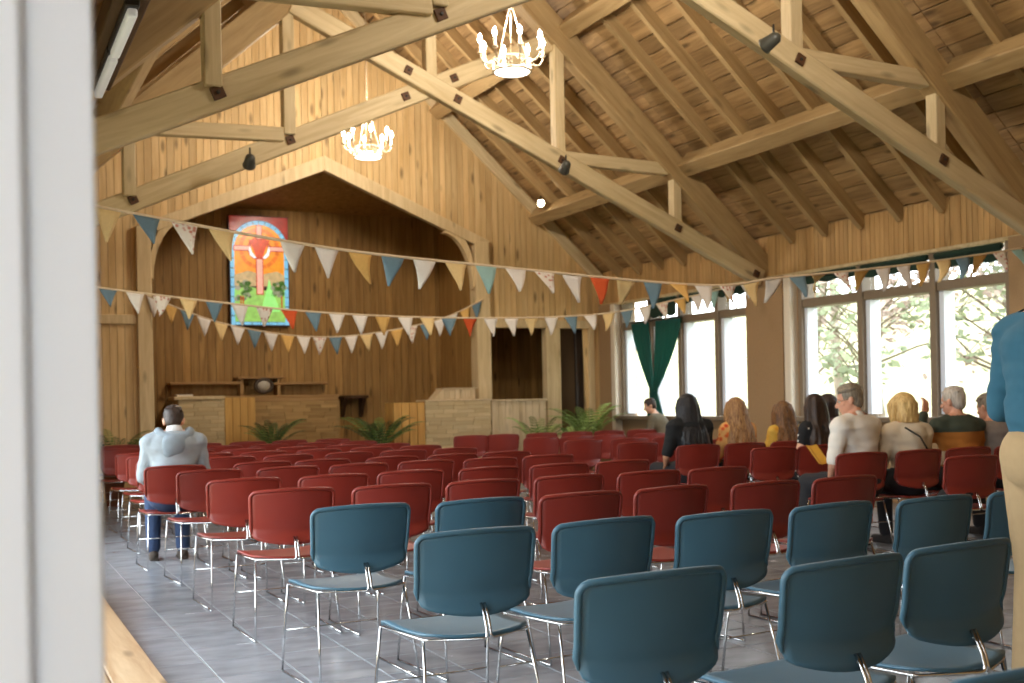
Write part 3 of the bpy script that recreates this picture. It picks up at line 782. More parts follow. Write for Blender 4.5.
for k in range(44):
    a = random.uniform(.1, .36) if k < 22 else random.uniform(.72, .92); b = random.uniform(.24, .40); rr = random.uniform(.025, .06)
    gpoly('leaf_glass', [(Gx(a)+rr*math.cos(q/6*2*PI), Gz(b)+rr*.8*math.sin(q/6*2*PI)) for q in range(6)], dgr if k % 3 else gry, 3)
for a in (.16, .2, .86): gpoly('trunk_glass', [(Gx(a), Gz(.13)), (Gx(a)+.02, Gz(.13)), (Gx(a)+.02, Gz(.27)), (Gx(a), Gz(.27))], drd, 4)
def crossbar(x0_, z0_, x1_, z1_):
    gpoly('cross_edge', [(x0_-.014, z0_-.014), (x1_+.014, z0_-.014), (x1_+.014, z1_+.014), (x0_-.014, z1_+.014)], drd, 4)
    gpoly('cross_glass', [(x0_, z0_), (x1_, z0_), (x1_, z1_), (x0_, z1_)], pnk, 5)
crossbar(cx-.045, Gz(.29), cx+.045, ccz-.17); crossbar(cx-.035, ccz+.16, cx+.035, czz+rad-.07); crossbar(gx0+.07, ccz-.03, cx-.15, ccz+.03); crossbar(cx+.15, ccz-.03, gx1-.07, ccz+.03)
gpoly('chalice_glass', [(cx-.17, ccz+.14), (cx+.17, ccz+.14), (cx+.1, ccz), (cx+.05, ccz-.14), (cx-.05, ccz-.14), (cx-.1, ccz)], gm('chalice_red', srgb(198, 66, 30), .5), 5)
for s in (-1, 1):
    gpoly('wing_glass', [(cx+s*.15, ccz+.04), (cx+s*.12, ccz-.06), (cx+s*.05, ccz-.15), (cx+s*.09, ccz-.16), (cx+s*.15, ccz-.11), (cx+s*.17, ccz-.03)], wht, 6)

# ------------------------------------------------------------------ chandeliers
M_bulb = emit('bulb_light', (1.0, .96, .9, 1), 34)
M_disc = emit('diffuser_light', (1.0, .94, .86, 1), 7)
M_iron = plain('white_iron', srgb(214, 200, 178), .5)
M_candle = plain('candle_sleeve', srgb(232, 214, 184), .5)
M_brass = plain('aged_brass', srgb(198, 180, 154), .4, metal=.3)
def chandelier(y, z, label):
    t = empty('chandelier', (X0, y, z)); tag(t, label, 'chandelier', 'crown chandeliers under the ridge')
    c = Vector((X0, y, z)); MT = Matrix.Translation(c)
    bm = bmesh.new(); lathe(bm, [(.02, -.012), (.165, -.008), (.165, .0)], 28); ob('diffuser', bm, M_disc, t, MT, True)
    bm = bmesh.new(); tube(bm, [(.18*math.cos(a), .18*math.sin(a), 0) for a in [k/28*2*PI for k in range(28)]], .012, 7, True); ob('lower_ring', bm, M_iron, t, MT, True)
    bm = bmesh.new(); tube(bm, [(.19*math.cos(a), .19*math.sin(a), .11) for a in [k/28*2*PI for k in range(28)]], .009, 7, True); ob('upper_ring', bm, M_iron, t, MT, True)
    for k in range(8):
        a = k/8*2*PI+.2; ca, sa = math.cos(a), math.sin(a)
        # quatrefoil of the crown band
        bm = bmesh.new()
        for q in range(4):
            b = q*PI/2+PI/4; u, v = .026*math.cos(b), .026*math.sin(b)
            sphere(bm, (.187*ca-u*sa, .187*sa+u*ca, .057+v), .017, sub=1)
        sphere(bm, (.187*ca, .187*sa, .057), .016, sub=1); ob('quatrefoil', bm, M_iron, t, MT, True)
        a2 = a+PI/8; ca, sa = math.cos(a2), math.sin(a2)
        bm = bmesh.new(); tube(bm, [(r*ca, r*sa, zz) for r, zz in ((.19, .1), (.23, .07), (.28, .075), (.31, .12), (.315, .16))], .009, 7); arm = ob('arm', bm, M_brass, t, MT, True)
        bm = bmesh.new(); lathe(bm, [(.012, .15), (.03, .16), (.03, .168), (.014, .17), (.014, .26)], 10, (.315*ca, .315*sa, 0)); cn = ob('candle', bm, M_candle, t, MT, True)
        bm = bmesh.new(); lathe(bm, [(.008, .26), (.02, .28), (.023, .30), (.016, .33), (.004, .352)], 10, (.315*ca, .315*sa, 0)); ob('bulb', bm, M_bulb, cn, MT, True)
    bm = bmesh.new()
    for k in range(3):
        a = k/3*2*PI; tube(bm, [(.17*math.cos(a), .17*math.sin(a), .11), (.02*math.cos(a), .02*math.sin(a), .62)], .006, 6)
    ob('hanger', bm, M_brass, t, MT, True)
    bm = bmesh.new(); top = zroof(X0)-.2-z
    n = int((top-.62)/.06)
    for i in range(n):
        zz = .64+i*.06; pts = []
        for q in range(10):
            b = q/10*2*PI; e, f = .014*math.cos(b), .036*math.sin(b)
            pts.append((e if i % 2 else 0, 0 if i % 2 else e, zz+f))
        tube(bm, pts, .0035, 5, True)
    tag(ob('chain', bm, M_brass, t, MT, True), kind='stuff')
    l = bpy.data.lights.new('chandelier_light', 'POINT'); l.energy = 150; l.color = (1, .9, .76); l.shadow_soft_size = .25
    o = bpy.data.objects.new('chandelier_light', l); COL.objects.link(o); o.parent = t; o.matrix_local = Matrix.Translation((0, 0, .5))
chandelier(9.96, 4.46, 'lit crown chandelier nearer the camera, hanging at the top of the photo')
chandelier(14.35, 4.52, 'lit crown chandelier farther away, hanging in front of the gable planks')
chandelier(5.57, 4.46, 'lit crown chandelier above the camera end of the hall')

# ------------------------------------------------------------------ spotlights and fluorescent strips
def spot(p, d, label, lit=False):
    t = empty('spotlight', p); tag(t, label, 'spotlight', 'small spotlights on the timbers')
    p = Vector(p); d = Vector(d).normalized(); z = -d
    a = Vector((0, 0, 1)) if abs(d.z) < .9 else Vector((1, 0, 0)); x = a.cross(z).normalized(); y = z.cross(x)
    mw = Matrix(((x.x, y.x, z.x, p.x), (x.y, y.y, z.y, p.y), (x.z, y.z, z.z, p.z), (0, 0, 0, 1)))
    bm = bmesh.new(); lathe(bm, [(.02, .16), (.05, .13), (.062, .02), (.07, 0), (.06, .0), (.05, .03)], 16); ob('housing', bm, plain('spot_grey', srgb(66, 66, 60), .45), t, mw, True)
    bm = bmesh.new(); lathe(bm, [(.052, .012), (.03, .004), (.002, .0)], 16)
    ob('lamp', bm, emit('spot_glow', (1, .8, .5, 1), 30) if lit else plain('spot_glass', srgb(190, 186, 170), .2), t, mw, True)
    bm = bmesh.new(); tube(bm, [p+z*.1, p+z*.1+Vector((0, 0, .12))], .01, 6); ob('bracket', bm, M_dark, t, None, True)
def zc(x): return 4.886-.44*abs(x-X0)
V2 = Vector((0, 0, EYE))
spot((8.12, 15.75, 4.32), (V2-Vector((8.12, 15.75, 4.3)))+Vector((.6, .5, 0)), 'round lit spotlight glowing on the purlin by the gable', True)
spot((6.45, 11.9, 3.98), (.2, 1, -.5), 'unlit spotlight under the right chord of the farther truss')
spot((5.95, 7.5, 4.12), (-.3, 1, -.4), 'unlit spotlight under the right chord of the nearer truss')
spot((2.72, 11.9, 3.78), (.1, 1, -.5), 'unlit spotlight under the left chord of the farther truss')
spot((4.72, 11.85, 5.42), (.3, -.7, -.6), 'unlit spotlight on the king post of the farther truss')
M_tubew = emit('fluorescent_diffuser', srgb(225, 228, 228), .12)
boxo('dark_ledger_beam', (.71, TR[0]+.1, 3.33), (.89, TR[1]-.08, 3.47), wood('dark_stained_beam', srgb(112, 84, 52), srgb(80, 58, 34), 'Y', .7, .3), ceil, .008)
for y0, y1, lab in ((5.98, 6.78, 'nearer white fluorescent strip under the dark beam, top left corner'), (6.82, 7.68, 'farther white fluorescent strip under the dark beam, beside the door jamb')):
    x, z = .8, 3.29
    t = empty('fluorescent_light', (x, (y0+y1)/2, z)); tag(t, lab, 'fluorescent light', 'fluorescent strips by the left wall')
    boxo('housing', (x-.035, y0, z), (x+.035, y1, z+.04), M_dark, t, .006)
    boxo('diffuser', (x-.026, y0+.02, z-.05), (x+.026, y1-.02, z), M_tubew, t, .014, 3)

# ------------------------------------------------------------------ curtain
t = empty('curtain', (9.45, 14.6, SILL)); tag(t, 'dark green curtain gathered and tied in the far window', 'curtain')
def curt_mat():
    m, tt, b = newmat('green_curtain_cloth')
    b.inputs['Base Color'].default_value = srgb(44, 104, 94); b.inputs['Roughness'].default_value = .9
    tr = tt.nodes.new('ShaderNodeBsdfTranslucent'); tr.inputs[0].default_value = srgb(60, 150, 132)
    mx = tt.nodes.new('ShaderNodeMixShader'); mx.inputs[0].default_value = .4
    out = [n for n in tt.nodes if n.type == 'OUTPUT_MATERIAL'][0]
    tt.links.new(b.outputs[0], mx.inputs[1]); tt.links.new(tr.outputs[0], mx.inputs[2]); tt.links.new(mx.outputs[0], out.inputs[0])
    return m
M_curt = curt_mat()
for nm, ya, yb, yt in (('curtain_half', 15.02, 15.45, 14.92), ('curtain_half', 14.12, 14.76, 14.84)):
    bm = bmesh.new(); nx, nz = 40, 26; g = {}
    for j in range(nz):
        v = j/(nz-1); z = 2.44-1.45*v
        k = min(1, v/.74)
        sw = k**1.35
        if v > .74: sw = 1-.25*((v-.74)/.26)
        a = ya*(1-sw)+(yt-.05)*sw; b = yb*(1-sw)+(yt+.05)*sw
        for i in range(nx):
            u = i/(nx-1); g[i, j] = bm.verts.new((W-.05+.03*math.sin(u*44)*(1-.6*sw)+.008*math.sin(u*17+v*4), a+(b-a)*u, z))
    for i in range(nx-1):
        for j in range(nz-1): bm.faces.new((g[i,j], g[i+1,j], g[i+1,j+1], g[i,j+1]))
    o = ob(nm, bm, M_curt, t, None, True); md = o.modifiers.new('thick', 'SOLIDIFY'); md.thickness = .004
bm = bmesh.new(); tube(bm, [(W-.06, 14.8, 1.36), (W-.1, 14.85, 1.36), (W-.06, 14.92, 1.36), (W-.02, 14.85, 1.36)], .014, 7, True); ob('tie', bm, M_curt, t, None, True)
bm = bmesh.new(); tube(bm, [(W-.05, 14.05, 2.46), (W-.05, 15.5, 2.46)], .014, 8); ob('rod', bm, M_dark, t, None, True)

# ------------------------------------------------------------------ bunting
FC = {'cream': plain('flag_cream', srgb(226, 196, 140), .9, vary=.05, scale=50), 'blue': plain('flag_blue', srgb(106, 132, 146), .9, vary=.05, scale=50),
      'white': plain('flag_white', srgb(226, 218, 210), .9, vary=.03, scale=50), 'floral': None, 'orange': plain('flag_orange', srgb(206, 84, 38), .9, vary=.05), 'gold': plain('flag_gold', srgb(214, 170, 98), .9, vary=.06, scale=50),
      'aqua': plain('flag_aqua', srgb(150, 184, 180), .9, vary=.05)}
def floral():
    m, tt, b = newmat('flag_floral'); N = tt.nodes.new
    v = N('ShaderNodeTexVoronoi'); v.inputs['Scale'].default_value = 24; tcn = N('ShaderNodeTexCoord'); tt.links.new(tcn.outputs['Object'], v.inputs['Vector'])
    r = N('ShaderNodeValToRGB'); r.color_ramp.elements[0].position = .2; r.color_ramp.elements[0].color = srgb(196, 130, 110); r.color_ramp.elements[1].position = .38; r.color_ramp.elements[1].color = srgb(228, 218, 206)
    tt.links.new(v.outputs['Distance'], r.inputs[0]); tt.links.new(r.outputs[0], b.inputs['Base Color']); b.inputs['Roughness'].default_value = .9
    return m
FC['floral'] = floral()
M_cord = plain('bunting_tape', srgb(222, 200, 168), .9)
def lerp_path(keys, s):
    # Catmull-Rom through the key points, s in 0..1
    n = len(keys)-1; f = min(max(s, 0), .99999)*n; i = int(f); u = f-i
    p = [Vector(keys[max(0, min(n, i+k))]) for k in (-1, 0, 1, 2)]
    return .5*((2*p[1])+(p[2]-p[0])*u+(2*p[0]-5*p[1]+4*p[2]-p[3])*u*u+(3*p[1]-p[0]-3*p[2]+p[3])*u**3)
def bunting(keys, n, wd, hg, pat, label, wild=.3, seed=1):
    rnd = random.Random(seed)
    t = empty('bunting', keys[len(keys)//2]); tag(t, label, 'bunting', 'strings of bunting across the hall')
    bm = bmesh.new(); tube(bm, [lerp_path(keys, k/60) for k in range(61)], .011, 6); ob('cord', bm, M_cord, t, None, True)
    tab = [0]; pv = lerp_path(keys, 0)
    for k in range(1, 201): q_ = lerp_path(keys, k/200); tab.append(tab[-1]+(q_-pv).length); pv = q_
    def at(fr):
        L_ = fr*tab[-1]
        for k in range(200):
            if tab[k+1] >= L_: return (k+(L_-tab[k])/(tab[k+1]-tab[k]))/200
        return 1
    for k in range(n):
        if pat[k % len(pat)] is None: continue
        s = at((k+.5)/n); p = lerp_path(keys, s); d = (lerp_path(keys, s+.004)-lerp_path(keys, s-.004)).normalized()
        a = d.copy(); nrm = Vector((d.y, -d.x, 0)).normalized()
        sw = rnd.gauss(0, wild)*.8; tw = rnd.gauss(0, wild)*.9
        if rnd.random() < wild*.6: sw *= 1.8; tw *= 1.5
        q = 5; bm = bmesh.new(); grid = {}
        down = (Vector((0, 0, -1))*math.cos(sw)+nrm*math.sin(sw)).normalized()
        side = rnd.gauss(0, wild*.35)
        for j in range(q+1):
            v = j/q; hw = wd/2*(1-v)+.004
            for i in range(5):
                u = -1+i/2; off = nrm*(.03*math.sin(v*3+tw*2)*v+tw*.09*v*u*0+math.sin(u*2.5+tw)*.012*v)
                c = a*math.cos(tw*v)+nrm*math.sin(tw*v)
                grid[i, j] = bm.verts.new(c*(u*hw)+down*(hg*v)+d*(side*hg*v*v)+off)
        for i in range(4):
            for j in range(q): bm.faces.new((grid[i,j], grid[i+1,j], grid[i+1,j+1], grid[i,j+1]))
        o = ob('flag', bm, FC[pat[k % len(pat)]], t, Matrix.Translation(p), True)
        md = o.modifiers.new('thick', 'SOLIDIFY'); md.thickness = .003
A = [(.5, 7.94, 2.645), (.815, 7.95, 2.593), (2.24, 7.95, 2.406), (3.564, 7.95, 2.307), (5.0, 7.95, 2.215), (5.584, 7.95, 2.204), (6.426, 7.95, 2.29), (7.9, 7.95, 2.45), (9.47, 7.95, 2.67)]
c_, b_, w_, g_, f_, o_, a_ = 'cream', 'blue', 'white', 'gold', 'floral', 'orange', 'aqua'
bunting([A[0], A[2], A[3], A[5], A[6], A[7], A[8]], 36, .175, .22, [w_, c_, b_, f_, c_, None, w_, w_, g_, b_, w_, c_, a_, w_, f_, w_, o_, c_, b_, g_, w_, f_, c_, w_, b_, c_, f_, g_, w_, w_, g_, c_, b_, g_, f_, a_],
        'nearest bunting string of triangular flags, sagging from left edge to right windows', .42, 5)
B = [(.4, 12.3, 2.60), (1.245, 12.3, 2.503), (2.262, 12.3, 2.4), (3.676, 12.3, 2.283), (5.371, 12.3, 2.249), (7.133, 12.3, 2.321), (8.511, 12.3, 2.573), (9.5, 12.3, 2.80)]
bunting([B[0], B[2], B[3], B[4], B[5], B[6], B[7]], 34, .18, .22, [c_, w_, c_, b_, w_, f_, c_, b_, w_, f_, o_, b_, w_, w_, g_, w_, c_, b_, o_, w_, w_, c_, w_, b_, w_, c_, b_, w_, f_, g_, w_, a_, c_, w_],
        'middle bunting string stretched across the hall below the farther truss', .3, 9)
Cc = [(2.26, 16.33, 2.83), (3.397, 16.25, 2.419), (4.849, 16.25, 2.258), (6.429, 16.25, 2.495), (7.36, 16.34, 2.86)]
bunting(Cc, 22, .2, .26, ['white', 'gold', 'blue', 'white', 'cream', 'white', 'blue', 'white', 'gold', 'white', 'floral', 'blue', 'white', 'cream', 'white', 'gold', 'floral', 'blue', 'white'],
        'lowest bunting string hung between the two chancel posts', .1, 4)

# ------------------------------------------------------------------ people
def rem(bm, vox, smooth=3, dec=None):
    """one continuous surface from overlapping solids"""
    me = bpy.data.meshes.new('tmp'); bm.to_mesh(me); bm.free()
    o = bpy.data.objects.new('tmp', me); COL.objects.link(o)
    m = o.modifiers.new('r', 'REMESH'); m.mode = 'VOXEL'; m.voxel_size = vox
    s = o.modifiers.new('s', 'SMOOTH'); s.iterations = smooth; s.factor = .5
    if dec: d = o.modifiers.new('d', 'DECIMATE'); d.ratio = dec
    dg = bpy.context.evaluated_depsgraph_get(); dg.update()
    out = bpy.data.meshes.new_from_object(o.evaluated_get(dg))
    bpy.data.objects.remove(o); bpy.data.meshes.remove(me)
    for p in out.polygons: p.use_smooth = True
    return out
def cap(bm, a, b, ra, rb, n=10):
    a, b = Vector(a), Vector(b); d = b-a; L = d.length
    if L < 1e-6: return
    z = d/L; up = Vector((0, 0, 1)) if abs(z.z) < .9 else Vector((1, 0, 0)); x = up.cross(z).normalized(); y = z.cross(x)
    rings = []
    prof = [(-ra*math.cos(q/4*PI/2), ra*math.sin(q/4*PI/2)) for q in range(0, 4)]+[(0, ra), (L, rb)]+[(L+rb*math.sin(q/4*PI/2), rb*math.cos(q/4*PI/2)) for q in range(1, 5)]
    for t, r in prof:
        r = max(r, 1e-4); rings.append([bm.verts.new(a+z*t+(x*math.cos(2*PI*k/n)+y*math.sin(2*PI*k/n))*r) for k in range(n)])
    for p, q in zip(rings, rings[1:]):
        for k in range(n): bm.faces.new((p[k], p[(k+1) % n], q[(k+1) % n], q[k]))
    bm.faces.new(rings[0][::-1]); bm.faces.new(rings[-1])
def ell(bm, c, r, rot=None, sub=3):
    sphere(bm, c, 1, r, sub, rot)
def chain(bm, pts, rs, n=10):
    for (a, b), (ra, rb) in zip(zip(pts, pts[1:]), zip(rs, rs[1:])): cap(bm, a, b, ra, rb, n)
def hand(bm, wr, d, side, curl=.35, s=1.0):
    """palm and five separate fingers from the wrist wr along d; side = thumb side"""
    wr = Vector(wr); d = Vector(d).normalized(); side = Vector(side); side = (side-d*side.dot(d)).normalized(); nn = d.cross(side)
    for k in range(4):
        off = side*(.027-.018*k)*s
        cap(bm, wr+off*.7+d*.015*s, wr+off+d*.082*s, .0135*s, .0115*s, 8)
        l = (.070, .078, .073, .058)[k]*s; base = wr+off*1.06+d*.085*s
        p1 = base+(d*math.cos(curl)+nn*math.sin(curl)).normalized()*l*.5
        p2 = p1+(d*math.cos(curl*2.3)+nn*math.sin(curl*2.3)).normalized()*l*.5
        chain(bm, [base, p1, p2], [.0098*s, .009*s, .0078*s], 8)
    t0 = wr+side*.024*s+d*.022*s; t1 = t0+(side*.75+d*.75+nn*.2).normalized()*.04*s; t2 = t1+(d*.95+side*.2+nn*.35).normalized()*.032*s
    chain(bm, [t0, t1, t2], [.0125*s, .0105*s, .0085*s], 8)
def skin(name, c): return plain('skin_'+name, srgb(*c), .55, vary=.05, scale=14)
def cloth(name, c, **k): return plain('cloth_'+name, srgb(*c), .9, vary=k.get('vary', .07), scale=k.get('scale', 30), bump=.1)
def hairmat(name, a, b):
    if name in MATS: return MATS[name]
    m, t, bs = newmat('hair_'+name); N = t.nodes.new
    tcn = N('ShaderNodeTexCoord'); mp = N('ShaderNodeMapping'); mp.inputs['Scale'].default_value = (40, 40, 5); t.links.new(tcn.outputs['Object'], mp.inputs[0])
    n = N('ShaderNodeTexNoise'); n.inputs['Scale'].default_value = 2; n.inputs['Detail'].default_value = 5; n.inputs['Distortion'].default_value = 1; t.links.new(mp.outputs[0], n.inputs['Vector'])
    r = N('ShaderNodeValToRGB'); r.color_ramp.elements[0].position = .32; r.color_ramp.elements[0].color = srgb(*a); r.color_ramp.elements[1].position = .68; r.color_ramp.elements[1].color = srgb(*b)
    t.links.new(n.outputs['Fac'], r.inputs[0]); t.links.new(r.outputs[0], bs.inputs['Base Color']); bs.inputs['Roughness'].default_value = .5
    bp = N('ShaderNodeBump'); bp.inputs['Strength'].default_value = .4; bp.inputs['Distance'].default_value = .01; t.links.new(n.outputs['Fac'], bp.inputs['Height']); t.links.new(bp.outputs[0], bs.inputs['Normal'])
    MATS[name] = m; return m
M_eye = plain('eye_white', srgb(230, 226, 220), .25, vary=.01); M_iris = plain('eye_iris', srgb(48, 36, 28), .2)
M_lens = glass_mat()
def head_solid(bm, hm, s, face=True):
    """skull, jaw, brow, nose, lips, chin, ears; hm = head matrix (origin at head centre, +y forward)"""
    T = lambda p: hm @ (Vector(p)*s)
    rot = hm.to_3x3()
    ell(bm, T((0, -.008, .028)), (.076*s, .094*s, .090*s), rot); ell(bm, T((0, .02, -.035)), (.060*s, .072*s, .078*s), rot)
    ell(bm, T((0, .062, -.092)), (.026*s, .02*s, .018*s), rot, 2)
    cap(bm, T((-.034, .072, .024)), T((.034, .072, .024)), .014*s, .014*s, 8)
    cap(bm, T((0, .083, .012)), T((0, .104, -.028)), .008*s, .014*s, 8)
    for e in (-1, 1):
        cap(bm, T((e*.006, .09, -.032)), T((e*.014, .09, -.034)), .009*s, .007*s, 6)
        ell(bm, T((e*.04, .052, -.02)), (.024*s, .022*s, .022*s), rot, 2)
        ell(bm, T((e*.077, -.008, -.008)), (.010*s, .02*s, .032*s), rot, 2)
        ell(bm, T((e*.083, -.014, .004)), (.009*s, .016*s, .02*s), rot, 2)
    cap(bm, T((-.02, .083, -.058)), T((.02, .083, -.058)), .007*s, .007*s, 6); cap(bm, T((-.017, .081, -.069)), T((.017, .081, -.069)), .008*s, .008*s, 6)
def torso(bm, J, s, inf, fem, hips=True):
    sh, ch, wa, pe = J['sh'], J['chest'], J['waist'], J['pelvis']
    shw = .155 if fem else .178
    up = (J['neck']-J['waist']).normalized(); tilt = Vector((0, 0, 1)).rotation_difference(up).to_matrix()
    tw = Matrix.Rotation(J.get('twist', 0), 3, 'Z')
    ell(bm, ch, ((shw-.01+inf)*s, (.108+inf)*s, .185*s+inf), tw @ tilt); ell(bm, wa, ((.128 if fem else .152)*s+inf, (.105+inf)*s, .16*s+inf), tilt)
    if hips: ell(bm, pe, ((.168 if fem else .165)*s+inf, (.125+inf)*s, .12*s+inf))
    ell(bm, (ch+wa)/2, ((shw-.03)*s+inf, (.104+inf)*s, .17*s+inf), tilt)
    cap(bm, J['shL'], J['shR'], .056*s+inf, .056*s+inf)
    for q in 'LR':
        cap(bm, J['sh'+q]*.85+ch*.15, wa*.75+J['sh'+q]*.25+Vector((0, 0, -.03)), .06*s+inf, .075*s+inf)
        cap(bm, J['sh'+q]+Vector((0, 0, .0)), J['neck']+Vector((0, 0, .005)), .052*s+inf, .045*s+inf*.4)
        cap(bm, J['sh'+q], ch, .05*s+inf, .09*s+inf)
    cap(bm, (J['shL']*.5+sh*.5), J['neck'], .055*s+inf, .05*s+inf*.5); cap(bm, (J['shR']*.5+sh*.5), J['neck'], .055*s+inf, .05*s+inf*.5)
def person(label, x, y, rz, s=1.0, fem=False, lean=.06, head=(0, 0), top=None, low=None, skn=None, hair=None, hstyle='short', sleeve='long', seat=True,
           arms='lap', group=None, glasses=False, shoes=None, dx=0, bulk=0.0, headdrop=0, base_z=0, skirt=False, sx=0, drop=0):
    if seat: x, y = x+.19*math.sin(rz)+sx, y+.19*(1-math.cos(rz))
    t = empty('person', (x, y, base_z), rz); tag(t, label, 'person', group)
    MW = WORLD[t.name]
    V = lambda *a: Vector(a)
    J = {}
    if seat:
        z0 = .47-drop
        J['pelvis'] = V(0, .18+bulk*.4, .47+.09*s); J['waist'] = V(0, .165+bulk*.4+lean*.2, z0+.26*s); J['chest'] = V(dx*.5, .165+bulk*.4+lean*.8, z0+.435*s)
        J['neck'] = V(dx, .165+lean*1.3, z0+.60*s); J['sh'] = V(dx*.9, .165+lean*1.2, z0+.535*s)
        hip = .47+.075*s
        J['hipL'], J['hipR'] = V(-.09*s, .18, hip), V(.09*s, .18, hip); J['kneeL'], J['kneeR'] = V(-.115*s, .60, hip+.01), V(.115*s, .60, hip+.01)
        J['ankL'], J['ankR'] = V(-.12*s, .60, .085), V(.12*s, .58, .085)
    else:
        z0 = 0
        J['pelvis'] = V(0, -.01, .93*s); J['waist'] = V(0, 0, 1.1*s); J['chest'] = V(0, lean*.5, 1.28*s); J['neck'] = V(0, lean*.6, 1.47*s); J['sh'] = V(0, lean*.6, 1.415*s)
        J['hipL'], J['hipR'] = V(-.09*s, 0, .9*s), V(.09*s, 0, .9*s); J['kneeL'], J['kneeR'] = V(-.1*s, .02, .49*s), V(.1*s, .03, .49*s)
        J['ankL'], J['ankR'] = V(-.105*s, -.02, .085), V(.11*s, -.01, .085)
    shw = (.150 if fem else .172)*s+bulk
    J['shL'], J['shR'] = J['sh']+V(-shw, 0, -.012), J['sh']+V(shw, 0, -.012)
    hm = Matrix.Translation(J['neck']+V(dx*.3, .03+lean*.35, .125*s-headdrop)) @ Matrix.Rotation(head[0], 4, 'Z') @ Matrix.Rotation(head[1], 4, 'X')
    if arms == 'lap':
        el = [J['shL']+V(-.055, .05, -.27*s), J['shR']+V(.055, .05, -.27*s)]
        wr = [V(-.11, .40, .60), V(.11, .40, .60)]
    elif arms == 'raise':
        el = [J['shL']+V(-.06, .19, -.2*s), J['shR']+V(.055, .05, -.27*s)]; wr = [J['neck']+V(-.13, .24, .03), V(.11, .40, .60)]
    elif arms == 'out':
        el = [J['shL']+V(-.08, .02, -.27*s), J['shR']+V(.055, .05, -.27*s)]; wr = [V(-.19, .34, .62), V(.11, .40, .60)]
    else:
        el = [J['shL']+V(-.06, -.02, -.29*s), J['shR']+V(.06, -.01, -.29*s)]; wr = [el[0]+V(.04, .25, -.02*s), el[1]+V(-.04, .25, -.02*s)]
    hd = [(wr[0]-el[0]).normalized(), (wr[1]-el[1]).normalized()]
    # ---- body: one continuous surface
    bm = bmesh.new(); torso(bm, J, s, bulk*.3, fem)
    cap(bm, J['neck']-V(0, .005, .04), hm @ V(0, -.02, -.05), .052*s, .05*s); head_solid(bm, hm, s)
    for i, q in ((0, 'L'), (1, 'R')):
        chain(bm, [J['sh'+q], el[i], wr[i]], [.05*s, .038*s, .026*s])
        hand(bm, wr[i]+hd[i]*.005, hd[i], V(1 if i == 0 else -1, .2, .3), .4, s)
        chain(bm, [J['hip'+q], J['knee'+q], J['ank'+q]], [.082*s, .055*s, .036*s])
        a = J['ank'+q]; cap(bm, a+V(0, -.03, -.045), a+V(.01*(-1 if i == 0 else 1), .13, -.055), .034*s, .028*s)
    me = rem(bm, .0075, 2)
    link('body', me, skn, t, MW)
    # ---- eyes
    for e in (-1, 1):
        bm = bmesh.new(); sphere(bm, (0, 0, 0), .0115*s, sub=2)
        eo = ob('eye', bm, M_eye, t, MW @ hm @ Matrix.Translation((e*.032*s, .073*s, .004*s)), True)
        bm = bmesh.new(); sphere(bm, (0, .0075*s, 0), .0062*s, sub=1); ob('iris', bm, M_iris, eo, MW @ hm @ Matrix.Translation((e*.032*s, .073*s, .004*s)), True)
    # ---- top
    inf = .017+bulk*.3
    bm = bmesh.new(); torso(bm, J, s, inf, fem, False)
    for i, q in ((0, 'L'), (1, 'R')):
        if sleeve == 'long': chain(bm, [J['sh'+q], el[i], wr[i]-hd[i]*.015], [.068*s, .054*s, .04*s])
        elif sleeve == 'short': chain(bm, [J['sh'+q], J['sh'+q]*.15+el[i]*.85], [.07*s, .064*s])
        elif sleeve == 'cap': chain(bm, [J['sh'+q], J['sh'+q]*.6+el[i]*.4], [.068*s, .06*s])
    if bulk: ell(bm, J['chest']+V(0, -.015, .06), ((.165 if fem else .195)*s+bulk*.5, .112*s+bulk*.3, .13*s))
    me = rem(bm, .011, 9 if bulk < .04 else 16)
    # carve the neckline by dropping what lies above it
    bm = bmesh.new(); bm.from_mesh(me); nz = J['neck'].z+.012; 
    bmesh.ops.delete(bm, geom=[f for f in bm.faces if f.calc_center_median().z > nz and (f.calc_center_median()-J['neck']).length < .12], context='FACES')
    # wrinkles
    for v in bm.verts:
        n_ = noise.noise(Vector((v.co.x*9, v.co.y*9, v.co.z*16+x))); v.co += v.normal*(n_*.007+.006*noise.noise(Vector((v.co.x*5, v.co.y*5, v.co.z*26-x))))
    bm.to_mesh(me); bm.free()
    for p in me.polygons: p.use_smooth = True
    so = link('shirt', me, top, t, MW)
    # ---- trousers / skirt
    bm = bmesh.new()
    ell(bm, J['pelvis']+V(0, 0, .0), ((.198 if fem else .194)*s+bulk*.4, .156*s+bulk*.3, .148*s) if seat else (.186*s, .142*s, .15*s))
    for q in 'LR': chain(bm, [J['hip'+q], J['knee'+q], J['ank'+q]+V(0, 0, .02)], [.108*s, .074*s, .06*s if not skirt else .05*s])
    if skirt: cap(bm, J['hipL']*.5+J['hipR']*.5, J['kneeL']*.5+J['kneeR']*.5, .12, .12)
    link('trousers' if not skirt else 'skirt', rem(bm, .012, 3), low, t, MW)
    for q in 'LR':
        a = J['ank'+q]; bm = bmesh.new()
        ell(bm, a+V(0, -.025, -.04), (.042, .05, .045), None, 2); cap(bm, a+V(0, -.03, -.05), a+V(0, .14, -.056), .04, .034); box(bm, a+V(-.04, -.07, -.085), a+V(.04, .17, -.07))
        link('shoe', rem(bm, .01, 2), shoes or cloth('shoe_dark', (44, 40, 40)), t, MW)
    # ---- hair
    T = lambda p: hm @ (Vector(p)*s)
    rot = hm.to_3x3(); bm = bmesh.new(); rnd = random.Random(int(x*1000))
    def cut(fn, me):
        b2 = bmesh.new(); b2.from_mesh(me); inv = hm.inverted()
        bmesh.ops.delete(b2, geom=[f for f in b2.faces if fn((inv @ f.calc_center_median())/s)], context='FACES'); b2.to_mesh(me); b2.free(); return me
